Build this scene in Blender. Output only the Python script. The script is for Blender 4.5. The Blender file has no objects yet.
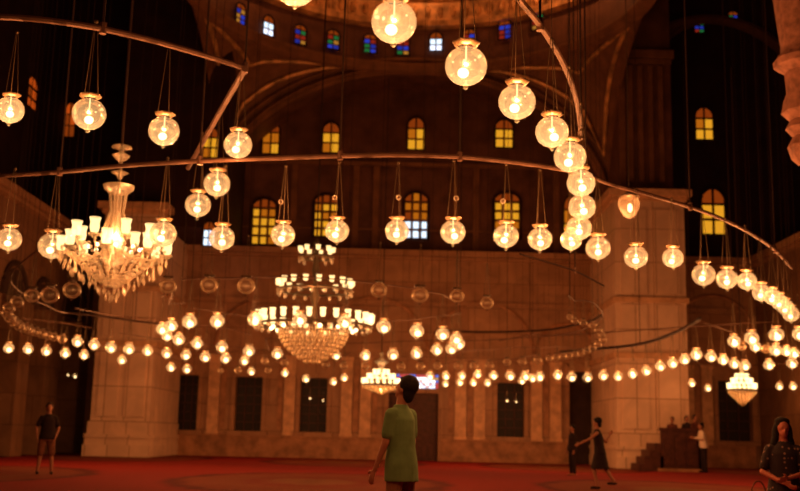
import bpy, bmesh, math, random
from mathutils import Vector, Matrix
random.seed(7)
C = bpy.context.scene.collection
PI = math.pi
# ------------------------------------------------------------------ camera
TH = math.radians(10.23); RO = math.radians(1.35); FPX = 1050.0
CAM = Vector((0, 0, 1.2))
Fv = Vector((0, math.cos(TH), math.sin(TH))); U0 = Vector((0, -math.sin(TH), math.cos(TH))); R0 = Vector((1, 0, 0))
Rv = R0*math.cos(RO) + U0*math.sin(RO); Uv = U0*math.cos(RO) - R0*math.sin(RO)
cd = bpy.data.cameras.new('camera'); cam = bpy.data.objects.new('camera', cd); C.objects.link(cam)
cd.sensor_width = 36; cd.lens = FPX/800*36; cd.clip_end = 300; cd.clip_start = .05
M = Matrix(((Rv.x, Uv.x, -Fv.x, CAM.x), (Rv.y, Uv.y, -Fv.y, CAM.y), (Rv.z, Uv.z, -Fv.z, CAM.z), (0, 0, 0, 1)))
cam.matrix_world = M
cd.dof.use_dof = True; cd.dof.focus_distance = 8.0; cd.dof.aperture_fstop = 2.0
sc = bpy.context.scene; sc.camera = cam
w = bpy.data.worlds.new('world'); sc.world = w; w.use_nodes = True
w.node_tree.nodes['Background'].inputs[0].default_value = (.60, .11, .07, 1)
w.node_tree.nodes['Background'].inputs[1].default_value = .05
sc.view_settings.view_transform = 'Standard'; sc.view_settings.look = 'None'
sc.view_settings.gamma = 1; sc.view_settings.use_curve_mapping = False
sc.view_settings.exposure = 0.0
try:
    sc.cycles.use_denoising = True
    sc.cycles.max_bounces = 6; sc.cycles.diffuse_bounces = 2; sc.cycles.transparent_max_bounces = 24
    sc.cycles.sample_clamp_indirect = 4
    sc.cycles.caustics_reflective = False; sc.cycles.caustics_refractive = False
except Exception: pass
LAMP_W = 54.0          # watts of one lit globe
LCOL = (1.0, .36, .115)

def ray(px, py):
    return (Fv + Rv*((px-400)/FPX) - Uv*((py-245.5)/FPX))
def PY(px, py, Y):
    d = ray(px, py); return CAM + d*((Y-CAM.y)/d.y)
def PZ(px, py, z):
    d = ray(px, py); return CAM + d*((z-CAM.z)/d.z)
def PX(px, py, X):
    d = ray(px, py); return CAM + d*((X-CAM.x)/d.x)

# ------------------------------------------------------------------ materials
def mat(name):
    m = bpy.data.materials.new(name); m.use_nodes = True
    nt = m.node_tree; return m, nt, nt.nodes, nt.links, nt.nodes['Principled BSDF']
def plain(name, col, rough=.6, metal=0, noise=0.0, scale=8, bump=0.0):
    m, nt, N, L, b = mat(name)
    b.inputs['Base Color'].default_value = (*col, 1); b.inputs['Roughness'].default_value = rough
    b.inputs['Metallic'].default_value = metal
    if not metal: b.inputs['Specular IOR Level'].default_value = .25
    if noise or bump:
        tc = N.new('ShaderNodeTexCoord'); n = N.new('ShaderNodeTexNoise'); n.inputs['Scale'].default_value = scale
        n.inputs['Detail'].default_value = 4; L.new(tc.outputs['Object'], n.inputs['Vector'])
        r = N.new('ShaderNodeValToRGB'); r.color_ramp.elements[0].position = .3; r.color_ramp.elements[1].position = .7
        r.color_ramp.elements[0].color = (*[c*(1-noise) for c in col], 1); r.color_ramp.elements[1].color = (*[min(1, c*(1+noise)) for c in col], 1)
        L.new(n.outputs['Fac'], r.inputs[0]); L.new(r.outputs[0], b.inputs['Base Color'])
        if bump:
            bp = N.new('ShaderNodeBump'); bp.inputs['Strength'].default_value = bump; L.new(n.outputs['Fac'], bp.inputs['Height']); L.new(bp.outputs[0], b.inputs['Normal'])
    return m
def emit(name, col, s):
    m, nt, N, L, b = mat(name)
    e = N.new('ShaderNodeEmission'); e.inputs[0].default_value = (*col, 1); e.inputs[1].default_value = s
    L.new(e.outputs[0], N['Material Output'].inputs[0]); return m
def stone(name, c1, c2, mortar, bw=1.1, bh=.6, ms=.02, vein=.5, rough=.45, off=.5):
    m, nt, N, L, b = mat(name)
    tc = N.new('ShaderNodeTexCoord'); sp = N.new('ShaderNodeSeparateXYZ'); L.new(tc.outputs['Object'], sp.inputs[0])
    ad = N.new('ShaderNodeMath'); L.new(sp.outputs[0], ad.inputs[0]); L.new(sp.outputs[1], ad.inputs[1])
    cb = N.new('ShaderNodeCombineXYZ'); L.new(ad.outputs[0], cb.inputs[0]); L.new(sp.outputs[2], cb.inputs[1])
    br = N.new('ShaderNodeTexBrick'); L.new(cb.outputs[0], br.inputs['Vector'])
    br.inputs['Color1'].default_value = (*c1, 1); br.inputs['Color2'].default_value = (*c2, 1); br.inputs['Mortar'].default_value = (*mortar, 1)
    br.inputs['Scale'].default_value = 1; br.inputs['Brick Width'].default_value = bw; br.inputs['Row Height'].default_value = bh
    br.inputs['Mortar Size'].default_value = ms; br.offset = off
    n = N.new('ShaderNodeTexNoise'); n.inputs['Scale'].default_value = .9; n.inputs['Detail'].default_value = 8; n.inputs['Distortion'].default_value = 1.4
    L.new(tc.outputs['Object'], n.inputs['Vector'])
    r = N.new('ShaderNodeValToRGB'); r.color_ramp.elements[0].position = .3; r.color_ramp.elements[1].position = .72
    r.color_ramp.elements[0].color = (1-vein, 1-vein, 1-vein, 1); r.color_ramp.elements[1].color = (1, 1, 1, 1)
    L.new(n.outputs['Fac'], r.inputs[0])
    mx = N.new('ShaderNodeMixRGB'); mx.blend_type = 'MULTIPLY'; mx.inputs[0].default_value = 1
    L.new(br.outputs['Color'], mx.inputs[1]); L.new(r.outputs[0], mx.inputs[2]); L.new(mx.outputs[0], b.inputs['Base Color'])
    b.inputs['Roughness'].default_value = rough; b.inputs['Specular IOR Level'].default_value = .25
    bp = N.new('ShaderNodeBump'); bp.inputs['Strength'].default_value = .3; bp.inputs['Distance'].default_value = .02
    L.new(br.outputs['Fac'], bp.inputs['Height']); bp.invert = True; L.new(bp.outputs[0], b.inputs['Normal'])
    return m
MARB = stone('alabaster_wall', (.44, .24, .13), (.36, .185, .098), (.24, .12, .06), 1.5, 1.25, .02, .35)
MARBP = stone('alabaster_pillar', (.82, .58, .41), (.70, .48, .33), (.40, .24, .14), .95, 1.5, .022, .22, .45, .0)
MARBL = plain('alabaster_trim', (.58, .34, .19), .45, 0, .25, 3)
MARBD = plain('alabaster_plinth', (.33, .16, .08), .5, 0, .35, 2.5)
PAINT = plain('dark_painted_plaster', (.105, .044, .026), .7, 0, .35, 1.2)
PAINT2 = plain('dark_brown_plaster', (.16, .072, .032), .7, 0, .3, 1.5)
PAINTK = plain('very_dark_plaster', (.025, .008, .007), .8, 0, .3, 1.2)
GOLD = plain('gilded_relief', (.55, .30, .12), .45, .3, .6, 2.0, .3)
MARBS = stone('alabaster_side_wall', (.27, .145, .08), (.22, .115, .06), (.14, .07, .035), 1.5, 1.25, .02, .35)  # wall alabaster darkened: weaker light on the side walls put into its colour
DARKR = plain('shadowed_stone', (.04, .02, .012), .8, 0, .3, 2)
BRASS = plain('aged_brass', (.13, .085, .045), .5, .6)
IRON = plain('bronze_bar', (.14, .07, .042), .55, .3, .2, 6)
CABLE = plain('cable_dark', (.035, .018, .012), .9)
WOOD = plain('dark_wood', (.07, .022, .014), .5, 0, .4, 6)
WINDK = plain('dark_window_glass', (.012, .006, .005), .5)
def glow(name, col, st, tr):
    # a glowing body that lets light through (flame, frosted lit glass)
    m, nt, N, L, b = mat(name); N.remove(b)
    e = N.new('ShaderNodeEmission'); e.inputs[0].default_value = (*col, 1); e.inputs[1].default_value = st
    t = N.new('ShaderNodeBsdfTransparent'); t.inputs[0].default_value = (tr, tr, tr, 1)
    a = N.new('ShaderNodeAddShader'); L.new(e.outputs[0], a.inputs[0]); L.new(t.outputs[0], a.inputs[1]); L.new(a.outputs[0], N['Material Output'].inputs[0]); return m
BULB = glow('lamp_flame', (1, .68, .32), 2.4, .9)
BULBD = glow('lamp_flame_dim', (1, .66, .30), .9, .8)
SHADE = glow('frosted_shade_lit', (1, .62, .24), 1.35, .6)
SHADEH = glow('frosted_shade_hot', (1, .64, .26), 1.6, .6)

def glass(name, trans, gl, tl, tcol, rough=.08, diff=0):
    # thin blown glass: mostly clear, with a sheen and a little scattering film
    m, nt, N, L, b = mat(name); N.remove(b)
    t = N.new('ShaderNodeBsdfTransparent'); t.inputs[0].default_value = (.97, .93, .85, 1)
    g = N.new('ShaderNodeBsdfGlossy'); g.inputs['Roughness'].default_value = rough; g.inputs[0].default_value = (1, .95, .85, 1)
    s = N.new('ShaderNodeBsdfTranslucent'); s.inputs[0].default_value = (*tcol, 1)
    d = N.new('ShaderNodeBsdfDiffuse'); d.inputs[0].default_value = (*tcol, 1)
    lw = N.new('ShaderNodeFresnel'); lw.inputs[0].default_value = 1.45
    mu = N.new('ShaderNodeMath'); mu.operation = 'MULTIPLY_ADD'; mu.inputs[1].default_value = .7; mu.inputs[2].default_value = gl
    L.new(lw.outputs[0], mu.inputs[0])
    m1 = N.new('ShaderNodeMixShader'); m1.inputs[0].default_value = tl; L.new(t.outputs[0], m1.inputs[1]); L.new(s.outputs[0], m1.inputs[2])
    m2 = N.new('ShaderNodeMixShader'); m2.inputs[0].default_value = diff; L.new(m1.outputs[0], m2.inputs[1]); L.new(d.outputs[0], m2.inputs[2])
    m3 = N.new('ShaderNodeMixShader'); L.new(mu.outputs[0], m3.inputs[0]); L.new(m2.outputs[0], m3.inputs[1]); L.new(g.outputs[0], m3.inputs[2])
    L.new(m3.outputs[0], N['Material Output'].inputs[0]); return m
GLOBE = glass('lit_globe_glass', 1, .03, .022, (.62, .86, .95), .12)
GLOBEU = glass('unlit_globe_glass', 1, .05, .05, (.9, .75, .55), .3, .05)
CRYS = glass('cut_crystal', 1, .22, .12, (.95, .9, .75), .22, .16)
CRYSD = glass('dull_crystal', 1, .05, .02, (.9, .75, .6), .3, .025)

# ------------------------------------------------------------------ mesh builder
class MB:
    def __init__(s): s.bm = bmesh.new(); s.mats = []
    def mi(s, m):
        if m is None: return 0
        if m not in s.mats: s.mats.append(m)
        return s.mats.index(m)
    def quad(s, pts, m=None):
        f = s.bm.faces.new([s.bm.verts.new(p) for p in pts]); f.material_index = s.mi(m); return f
    def box(s, a, b, m=None):
        x0, y0, z0 = a; x1, y1, z1 = b
        v = [s.bm.verts.new(p) for p in ((x0,y0,z0),(x1,y0,z0),(x1,y1,z0),(x0,y1,z0),(x0,y0,z1),(x1,y0,z1),(x1,y1,z1),(x0,y1,z1))]
        for q in ((0,3,2,1),(4,5,6,7),(0,1,5,4),(1,2,6,5),(2,3,7,6),(3,0,4,7)):
            s.bm.faces.new([v[i] for i in q]).material_index = s.mi(m)
    def rings(s, rs, m=None, cap=True, close=False):
        vs = [[s.bm.verts.new(p) for p in r] for r in rs]; n = len(rs[0]); k = len(vs)
        for i in range(k if close else k-1):
            a, b = vs[i], vs[(i+1) % k]
            for j in range(n):
                try: s.bm.faces.new((a[j], a[(j+1)%n], b[(j+1)%n], b[j])).material_index = s.mi(m)
                except ValueError: pass
        if cap and not close:
            for r, rev in ((vs[0], True), (vs[-1], False)):
                try: s.bm.faces.new(r[::-1] if rev else r).material_index = s.mi(m)
                except ValueError: pass
    def tube(s, pts, r, n=8, m=None, close=False):
        pts = [Vector(p) for p in pts]; rs = []; k = len(pts)
        if not isinstance(r, (list, tuple)): r = [r]*k
        for i, p in enumerate(pts):
            if close: t = pts[(i+1)%k]-pts[i-1]
            else: t = pts[min(i+1, k-1)]-pts[max(i-1, 0)]
            t.normalize(); up = Vector((0,0,1)) if abs(t.z) < .9 else Vector((1,0,0))
            a = t.cross(up).normalized(); b = t.cross(a).normalized()
            rs.append([p + (a*math.cos(2*PI*j/n)+b*math.sin(2*PI*j/n))*r[i] for j in range(n)])
        s.rings(rs, m, True, close)
    def lathe(s, prof, n=16, c=(0,0,0), m=None, cap=True):
        c = Vector(c)
        s.rings([[c+Vector((r*math.cos(2*PI*j/n), r*math.sin(2*PI*j/n), z)) for j in range(n)] for r, z in prof], m, cap)
    def ball(s, c, r, n=12, m=None, sc=(1,1,1)):
        c = Vector(c); k = max(5, n//2); R = []
        for i in range(k+1):
            a = -PI/2 + PI*min(max(i/k, .02), .98)
            R.append([c+Vector((r*sc[0]*math.cos(a)*math.cos(2*PI*j/n), r*sc[1]*math.cos(a)*math.sin(2*PI*j/n), r*sc[2]*math.sin(a))) for j in range(n)])
        s.rings(R, m)
    def loft(s, secs, n=16, m=None):
        # secs: (centre, rx, ry, z_tilt direction vector optional)
        R = []
        for sec in secs:
            c, rx, ry = Vector(sec[0]), sec[1], sec[2]
            R.append([c+Vector((rx*math.cos(2*PI*j/n), ry*math.sin(2*PI*j/n), 0)) for j in range(n)])
        s.rings(R, m)
    def build(s, name, m=None, parent=None, smooth=True, loc=None):
        me = bpy.data.meshes.new(name)
        bmesh.ops.recalc_face_normals(s.bm, faces=s.bm.faces)
        s.bm.to_mesh(me); s.bm.free()
        if s.mats:
            for q in s.mats: me.materials.append(q)
        elif m: me.materials.append(m)
        if smooth:
            me.polygons.foreach_set('use_smooth', [True]*len(me.polygons))
            try: me.set_sharp_from_angle(angle=math.radians(40))
            except Exception: pass
        o = bpy.data.objects.new(name, me); C.objects.link(o)
        if parent: o.parent = parent
        if loc: o.location = loc
        return o
def struct(o): o['kind'] = 'structure'; return o
def tag(o, label, cat, group=None):
    o['label'] = label; o['category'] = cat
    if group: o['group'] = group
    return o
def thing(name, loc, label, cat, group=None, rz=0):
    o = bpy.data.objects.new(name, None); C.objects.link(o); o.location = loc; o.rotation_euler = (0,0,rz)
    o.empty_display_size = .1
    return tag(o, label, cat, group)
def copy_tree(o, parent=None):
    c = o.copy(); C.objects.link(c); c.parent = parent
    for ch in o.children: copy_tree(ch, c)
    return c
def plight(name, loc, W, parent=None, col=LCOL, r=0.0):
    l = bpy.data.lights.new(name, 'POINT'); l.energy = W; l.color = col; l.shadow_soft_size = r
    o = bpy.data.objects.new(name, l); C.objects.link(o); o.location = loc
    if parent: o.parent = parent
    return o

# ------------------------------------------------------------------ structure
# carpet
m, nt, N, L, b = mat('red_carpet')
tc = N.new('ShaderNodeTexCoord'); sp = N.new('ShaderNodeSeparateXYZ'); L.new(tc.outputs['Object'], sp.inputs[0])
def mth(op, a, b_=None, c_=None):
    n = N.new('ShaderNodeMath'); n.operation = op
    for i, v in enumerate((a, b_, c_)):
        if v is None: continue
        if isinstance(v, (int, float)): n.inputs[i].default_value = v
        else: L.new(v, n.inputs[i])
    return n.outputs[0]
fx = mth('SUBTRACT', mth('PINGPONG', mth('ADD', sp.outputs[0], 3.1+45), 4.6), 0)
fy = mth('SUBTRACT', mth('PINGPONG', mth('ADD', sp.outputs[1], -27+46*2), 9.2), 0)
rad = mth('SQRT', mth('ADD', mth('MULTIPLY', fx, fx), mth('MULTIPLY', mth('MULTIPLY', fy, fy), .35)))
nz = N.new('ShaderNodeTexNoise'); nz.inputs['Scale'].default_value = 1.3; nz.inputs['Detail'].default_value = 6; L.new(tc.outputs['Object'], nz.inputs['Vector'])
rr = mth('ADD', rad, mth('MULTIPLY', mth('SUBTRACT', nz.outputs['Fac'], .5), 1.1))
rp = N.new('ShaderNodeValToRGB'); rp.color_ramp.interpolation = 'EASE'
e = rp.color_ramp.elements; e[0].position = 0; e[0].color = (.15, .055, .022, 1); e[1].position = 1; e[1].color = (.19, .013, .010, 1)
for p, c in ((.14, (.17, .06, .025, 1)), (.22, (.15, .022, .011, 1)), (.34, (.16, .040, .018, 1)), (.48, (.17, .035, .016, 1)), (.55, (.09, .010, .007, 1)), (.62, (.21, .015, .011, 1))):
    q = e.new(p); q.color = c
L.new(mth('DIVIDE', rr, 6.0), rp.inputs[0])
n2 = N.new('ShaderNodeTexNoise'); n2.inputs['Scale'].default_value = 40; L.new(tc.outputs['Object'], n2.inputs['Vector'])
L.new(rp.outputs[0], b.inputs['Base Color']); b.inputs['Roughness'].default_value = .95; b.inputs['Specular IOR Level'].default_value = .1
bp = N.new('ShaderNodeBump'); bp.inputs['Strength'].default_value = .4; bp.inputs['Distance'].default_value = .02
L.new(n2.outputs['Fac'], bp.inputs['Height']); L.new(bp.outputs[0], b.inputs['Normal'])
CARP = m
f = MB(); f.box((-22, -4, -.2), (24, 57, 0)); struct(f.build('floor', CARP, smooth=False))

YB, YT, ZC = 52.0, 52.9, 10.3      # lower back wall, upper recessed wall, cornice height
XL, XR = -15.2, 17.8
CX, CY_, RD, ZS = .5, 40.2, 9.6, 12.1
AH_, ZD = 7.0, 19.2     # rise of the arch, foot of the drum
def wall_grid(mb, u0, u1, v0, v1, holes, P, depth, mt=None):
    us = sorted({u0, u1, *[h[0] for h in holes], *[h[1] for h in holes]}); vs = sorted({v0, v1, *[h[2] for h in holes], *[h[3] for h in holes]})
    for i in range(len(us)-1):
        for j in range(len(vs)-1):
            cu, cv = (us[i]+us[i+1])/2, (vs[j]+vs[j+1])/2
            if any(h[0] < cu < h[1] and h[2] < cv < h[3] for h in holes): continue
            mb.quad([P(us[i], vs[j], 0), P(us[i+1], vs[j], 0), P(us[i+1], vs[j+1], 0), P(us[i], vs[j+1], 0)], mt)
    for a, b_, c, d in holes:
        for q in (((a,c),(b_,c)), ((b_,c),(b_,d)), ((b_,d),(a,d)), ((a,d),(a,c))):
            mb.quad([P(*q[0],0), P(*q[1],0), P(*q[1],depth), P(*q[0],depth)], mt)
def hole(px0, py0, px1, py1, Y=YB):
    a = PY(px0, (py0+py1)/2, Y).x; b_ = PY(px1, (py0+py1)/2, Y).x; xm = (px0+px1)/2
    return (a, b_, max(0, PY(xm, py1, Y).z), PY(xm, py0, Y).z)
H_W = [hole(176, 375, 198, 430), hole(235, 377, 262, 431), hole(300, 378, 327, 432), hole(497, 383, 524, 437), hole(718, 381, 752, 441)]
H_D = [hole(388, 393, 438, 462), hole(569, 372, 597, 462)]
H_D = [(a, b_, 0, d) for a, b_, c, d in H_D]
H_L = [(H_D[0][0]+.35, H_D[0][1]+.0, H_D[0][3]+.12, PY(410, 374, YB).z)]
# wall proper
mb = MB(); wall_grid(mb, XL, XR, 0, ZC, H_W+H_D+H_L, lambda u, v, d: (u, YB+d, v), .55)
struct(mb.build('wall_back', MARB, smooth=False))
# back wall trim: plinth, pilasters, string courses, cornice
mb = MB()
def xspans(z0, z1, xa, xb, hs):
    cuts = sorted([(h[0]-.12, h[1]+.12) for h in hs if h[2] < z1 and h[3] > z0]); x = xa; out = []
    for a, b_ in cuts:
        if a > x: out.append((x, min(a, xb)))
        x = max(x, b_)
    if x < xb: out.append((x, xb))
    return out
allh = H_W+H_D
for a, b_ in xspans(0, 1.0, XL+.3, XR-.3, allh):
    mb.box((a, YB-.28, 0), (b_, YB, .28)); mb.box((a, YB-.2, .28), (b_, YB, .95)); mb.box((a, YB-.26, .95), (b_, YB, 1.06))
struct(mb.build('trim_1', MARBD, smooth=False))
mb = MB()
zp0, zp1 = 1.06, 4.75
x = XL+.4
while x < XR-.6:
    wdt = .54
    if not any(h[0]-.2 < x+wdt and h[1]+.2 > x for h in allh+H_L):
        mb.box((x, YB-.14, zp0), (x+wdt, YB, zp1)); mb.box((x-.05, YB-.2, zp1), (x+wdt+.05, YB, zp1+.16)); mb.box((x-.04, YB-.18, zp0), (x+wdt+.04, YB, zp0+.14))
    x += .93
struct(mb.build('trim_2', MARBL, smooth=False))
mb = MB(); x = XL+.4
while x < XR-1.2:
    if not any(h[0]-.25 < x+.93 and h[1]+.25 > x+.42 for h in allh+H_L): mb.box((x+.61, YB-.04, 1.35), (x+.86, YB, 4.5))
    x += .93
struct(mb.build('trim_16', MARBD, smooth=False))
mb = MB()
mb.box((XL+.3, YB-.2, zp1+.16), (XR-.3, YB, zp1+.34))
mb.box((XL+.3, YB-.12, 7.6), (XR-.3, YB, 7.78))
mb.box((XL, YB-.28, ZC-.45), (XR, YB+.05, ZC-.28)); mb.box((XL, YB-.45, ZC-.28), (XR, YB+.05, ZC))
struct(mb.build('trim_3', MARB, smooth=False))
# window and door surrounds
mb = MB()
def surround(mb, h, Y, wd=.2, dp=.12, sill=True, arch=False):
    a, b_, c, d = h
    mb.box((a-wd, Y-dp, c), (a, Y, d)); mb.box((b_, Y-dp, c), (b_+wd, Y, d))
    mb.box((a-wd, Y-dp, d), (b_+wd, Y, d+wd))
    if sill: mb.box((a-wd-.1, Y-dp-.15, c-.22), (b_+wd+.1, Y, c))
    if arch:
        r = (b_-a)/2+.1; cx = (a+b_)/2
        mb.tube([(cx+r*math.cos(t*PI/16), Y-.05, d+wd+r*.75*math.sin(t*PI/16)) for t in range(17)], .09, 6)
for h in H_W: surround(mb, h, YB)
surround(mb, H_D[0], YB, .22, .16, False); surround(mb, H_D[1], YB, .22, .16, False, True)
struct(mb.build('trim_4', MARB, smooth=False))
# big blind arches on the upper part of the wall
mb = MB()
for cx_, r_, zs in ((-6.6, 2.4, 5.3), (-1.2, 2.7, 5.2), (4.2, 2.5, 5.3), (16.0-.35, 2.0, 6.4), (8.3, 1.5, 5.3)):
    mb.tube([(cx_+r_*math.cos(t*PI/24), YB-.03, zs+r_*math.sin(t*PI/24)) for t in range(25)], .10, 6)
struct(mb.build('trim_5', MARBD))
k = 0
for h in H_W:
    k += 1; a, b_, c, d = h
    r = struct(bpy.data.objects.new('window_%d' % k, None)); C.objects.link(r); r.location = ((a+b_)/2, YB, c)
    g = MB(); g.box((a-r.location.x, .4, 0), (b_-r.location.x, .44, d-c)); g.build('pane', WINDK, r, False)
    g = MB(); W2 = (b_-a)/2
    for q in range(1, 3): g.box((-W2+2*W2*q/3-.02, .3, 0), (-W2+2*W2*q/3+.02, .36, d-c))
    for q in range(1, 6): g.box((-W2, .3, (d-c)*q/6-.02), (W2, .36, (d-c)*q/6+.02))
    g.build('grille', WOOD, r, False)
for i, h in enumerate(H_D):
    a, b_, c, d = h; r = struct(bpy.data.objects.new('door_%d' % (i+1), None)); C.objects.link(r); r.location = ((a+b_)/2, YB, 0); W2 = (b_-a)/2
    for sgn in (-1, 1):
        g = MB(); x0, x1 = sorted((sgn*.012, sgn*W2)); g.box((x0, .35, 0), (x1, .43, d))
        for q in range(4):
            g.box((x0+.1, .31, .15+q*d/4), (x1-.1, .36, (q+1)*d/4-.12))
        lf = g.build('door_leaf', WOOD if i == 0 else DARKR, r, False)
        g = MB(); g.ball((sgn*.09, .29, 1.15), .04, 8); g.build('door_knob', BRASS, lf)
# stained glass light above the middle door
h = H_L[0]; k += 1
r = struct(bpy.data.objects.new('window_%d' % k, None)); C.objects.link(r); r.location = ((h[0]+h[1])/2, YB, h[2])
sg = [emit('stained_glass_'+n_, c, s) for n_, c, s in (('white', (1, .9, .88), 2.6), ('pale_blue', (.75, .8, 1), 1.8), ('red', (1, .12, .1), .7), ('rose', (1, .55, .5), 1.1), ('blue', (.15, .25, 1), .8), ('amber', (1, .5, .1), .7), ('green', (.1, .6, .2), .35))]
g = MB(); nx, nz_ = 13, 6; W2 = (h[1]-h[0])/2; HH = h[3]-h[2]
for i in range(nx):
    for j in range(nz_):
        edge = i in (0, nx-1) or j == nz_-1 or (j == nz_-2 and i in (1, nx-2))
        mtl = random.choice([sg[2], sg[2], sg[5], sg[6], sg[4]]) if edge else random.choice([sg[0]]*7+[sg[1]]*3+[sg[3]]*2+[sg[2]])
        x0 = -W2+2*W2*i/nx; z0 = HH*j/nz_
        g.box((x0+.012, .2, z0+.012), (x0+2*W2/nx-.012, .22, z0+HH/nz_-.012), mtl)
g.build('stained_pane', None, r, False)
g = MB(); g.box((-W2, .215, 0), (W2, .26, HH)); g.build('lead_frame', DARKR, r, False)

# upper recessed wall (tympanum), with its windows
def arched_window(px, py, wpx, hpx, Y, style, plane='y', X=None):
    """A stained-glass window standing in an upper wall."""
    global k
    k += 1
    if plane == 'y':
        c = PY(px, py, Y); W = PY(px+wpx/2, py, Y).x-PY(px-wpx/2, py, Y).x; H = PY(px, py-hpx/2, Y).z-PY(px, py+hpx/2, Y).z; rz = 0
    else:
        c = PX(px, py, X); W = abs(PX(px+wpx/2, py, X).y-PX(px-wpx/2, py, X).y)*.8; H = PX(px, py-hpx/2, X).z-PX(px, py+hpx/2, X).z; rz = PI/2
    win_at(c, W, H, rz, style)
def win_at(c, W, H, rz, style):
    r = struct(bpy.data.objects.new('window_%d' % k, None)); C.objects.link(r); r.location = c; r.rotation_euler = (0, 0, rz)
    nxw, nzw = 2 if style != 'drum' else 2, 3 if style != 'drum' else 4
    if style in ('tall', 'tallwhite'): nxw, nzw = 3, 5
    g = MB(); W2, H2 = W/2, H/2
    for i in range(nxw):
        for j in range(nzw):
            top = j == nzw-1
            if style in ('yellow', 'tall', 'orange'):
                base = {'yellow': (YEL1 if j < nzw-1 else YEL3), 'tall': YEL1, 'orange': ORG}[style]
                mtl = base if random.random() < .62 else (YEL2 if style != 'orange' else YEL3)
                if top and style != 'orange': mtl = YEL3
            elif style == 'tallwhite':
                mtl = (DAY if j < 2 else (YEL2 if random.random() < .7 else YEL3))
            elif style == 'white':
                mtl = random.choice([DAY, DAY, sg[1]]) if not top else YEL3
            else: mtl = random.choice(DR)
            if style == 'drum' and top: mtl = YEL3
            x0 = -W2+W*i/nxw; x1 = x0+W/nxw; z0 = -H2+H*j/nzw; z1 = z0+H/nzw
            gp = min(.07, W*.055)
            if top:   # arched head
                def zt(x): return z0+(z1-z0)*math.sqrt(max(0, 1-(x/W2)**2)*.9+.1)
                n_ = 4
                for q in range(n_):
                    xa = x0+gp+(x1-x0-2*gp)*q/n_; xb = x0+gp+(x1-x0-2*gp)*(q+1)/n_
                    g.quad([(xa, -.04, z0+gp), (xb, -.04, z0+gp), (xb, -.04, zt(xb)), (xa, -.04, zt(xa))], mtl)
            else: g.quad([(x0+gp, -.04, z0+gp), (x1-gp, -.04, z0+gp), (x1-gp, -.04, z1-gp), (x0+gp, -.04, z1-gp)], mtl)
    g.build('stained_pane', None, r, False)
    g = MB(); t = max(.05, W*.06)
    zh = H2-H/nzw
    pts = [(-W2-t/2, -.06, -H2), (-W2-t/2, -.06, zh)] + [(-(W2+t/2)*math.cos(q*PI/12), -.06, zh+(H/nzw+t/2)*math.sin(q*PI/12)) for q in range(1, 12)] + [(W2+t/2, -.06, zh), (W2+t/2, -.06, -H2)]
    g.tube(pts, t, 6, close=True)
    g.build('window_frame', PAINTK, r)
YEL1 = emit('amber_glass', (1, .42, .02), .78); YEL2 = emit('amber_glass_deep', (1, .26, .01), .45); YEL3 = emit('brown_glass', (.8, .12, .01), .28)
ORG = emit('orange_red_glass', (1, .13, .01), .5); DAY = emit('clear_daylight_glass', (.72, .85, 1), 1.5)
DR = [emit('drum_blue', (.05, .09, 1), .45), emit('drum_blue_b', (.05, .09, 1), .3), emit('drum_green', (.05, .5, .12), .25), emit('drum_red', (.8, .05, .02), .3), emit('drum_amber', (1, .4, .05), .4)]
mb = MB()
mb.quad([(XL-6, YT, ZC), (XR+4, YT, ZC), (XR+4, YT, 26), (XL-6, YT, 26)])
mb.quad([(XL-6, YB, ZC), (XR+4, YB, ZC), (XR+4, YT, ZC), (XL-6, YT, ZC)])
struct(mb.build('wall_upper', PAINT, smooth=False))
# shallow pilasters on the upper wall
mb = MB()
for px in (232, 294, 356, 376, 456, 476, 540, 556):
    x = PY(px, 200, YT).x; mb.box((x-.16, YT-.12, ZC), (x+.16, YT, 14.9))
mb.box((CX-RD, YT-.2, 14.9), (CX+RD, YT, 15.1)); mb.box((CX-RD, YT-.1, 11.5), (CX+RD, YT, 11.6))
struct(mb.build('trim_6', PAINT2, smooth=False))
for a in ((264, 222, 24, 46, 'tall'), (326, 216, 24, 42, 'tall'), (416, 216, 24, 46, 'tallwhite'), (507, 216, 26, 46, 'tall'), (572, 217, 17, 42, 'yellow'), (713, 212, 24, 46, 'yellow'),
          (271, 138, 17, 32, 'yellow'), (331, 138, 17, 30, 'yellow'), (416, 134, 17, 32, 'yellow'), (504, 134, 18, 28, 'yellow'), (571, 128, 12, 22, 'yellow'), (704, 124, 18, 32, 'yellow')):
    arched_window(a[0], a[1], a[2], a[3], YT-.05, a[4])
for a in ((211, 143, 15, 30, 'yellow'), (209, 234, 12, 24, 'white')): arched_window(a[0], a[1], a[2], a[3], 46.98, a[4])
arched_window(70, 120, 11, 34, YT-.05, 'orange')
for a in ((31, 93, 13, 34),):
    arched_window(a[0], a[1], a[2], a[3], 0, 'orange', 'x', XL-2.4)
# arch wall under the dome, barrel soffit
YA = CY_+RD
mb = MB(); n = 48
arc = [(CX+RD*math.cos(PI*t/n), ZS+AH_*math.sin(PI*t/n)) for t in range(n+1)]
for i in range(n):
    (x0, z0), (x1, z1) = arc[i], arc[i+1]
    mb.quad([(x0, YA, z0), (x1, YA, z1), (x1, YT, z1), (x0, YT, z0)])
struct(mb.build('ceiling', PAINT))
mb = MB()
for rr_, rad_, dy in ((RD-.10, .16, 0), (RD+.45, .13, -.12), (RD+.02, .10, -.2)):
    mb.tube([(CX+rr_*math.cos(PI*t/n), YA+dy, ZS+(rr_-RD+AH_)*math.sin(PI*t/n)) for t in range(n+1)], rad_, 8)
struct(mb.build('trim_7', PAINT2))
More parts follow.
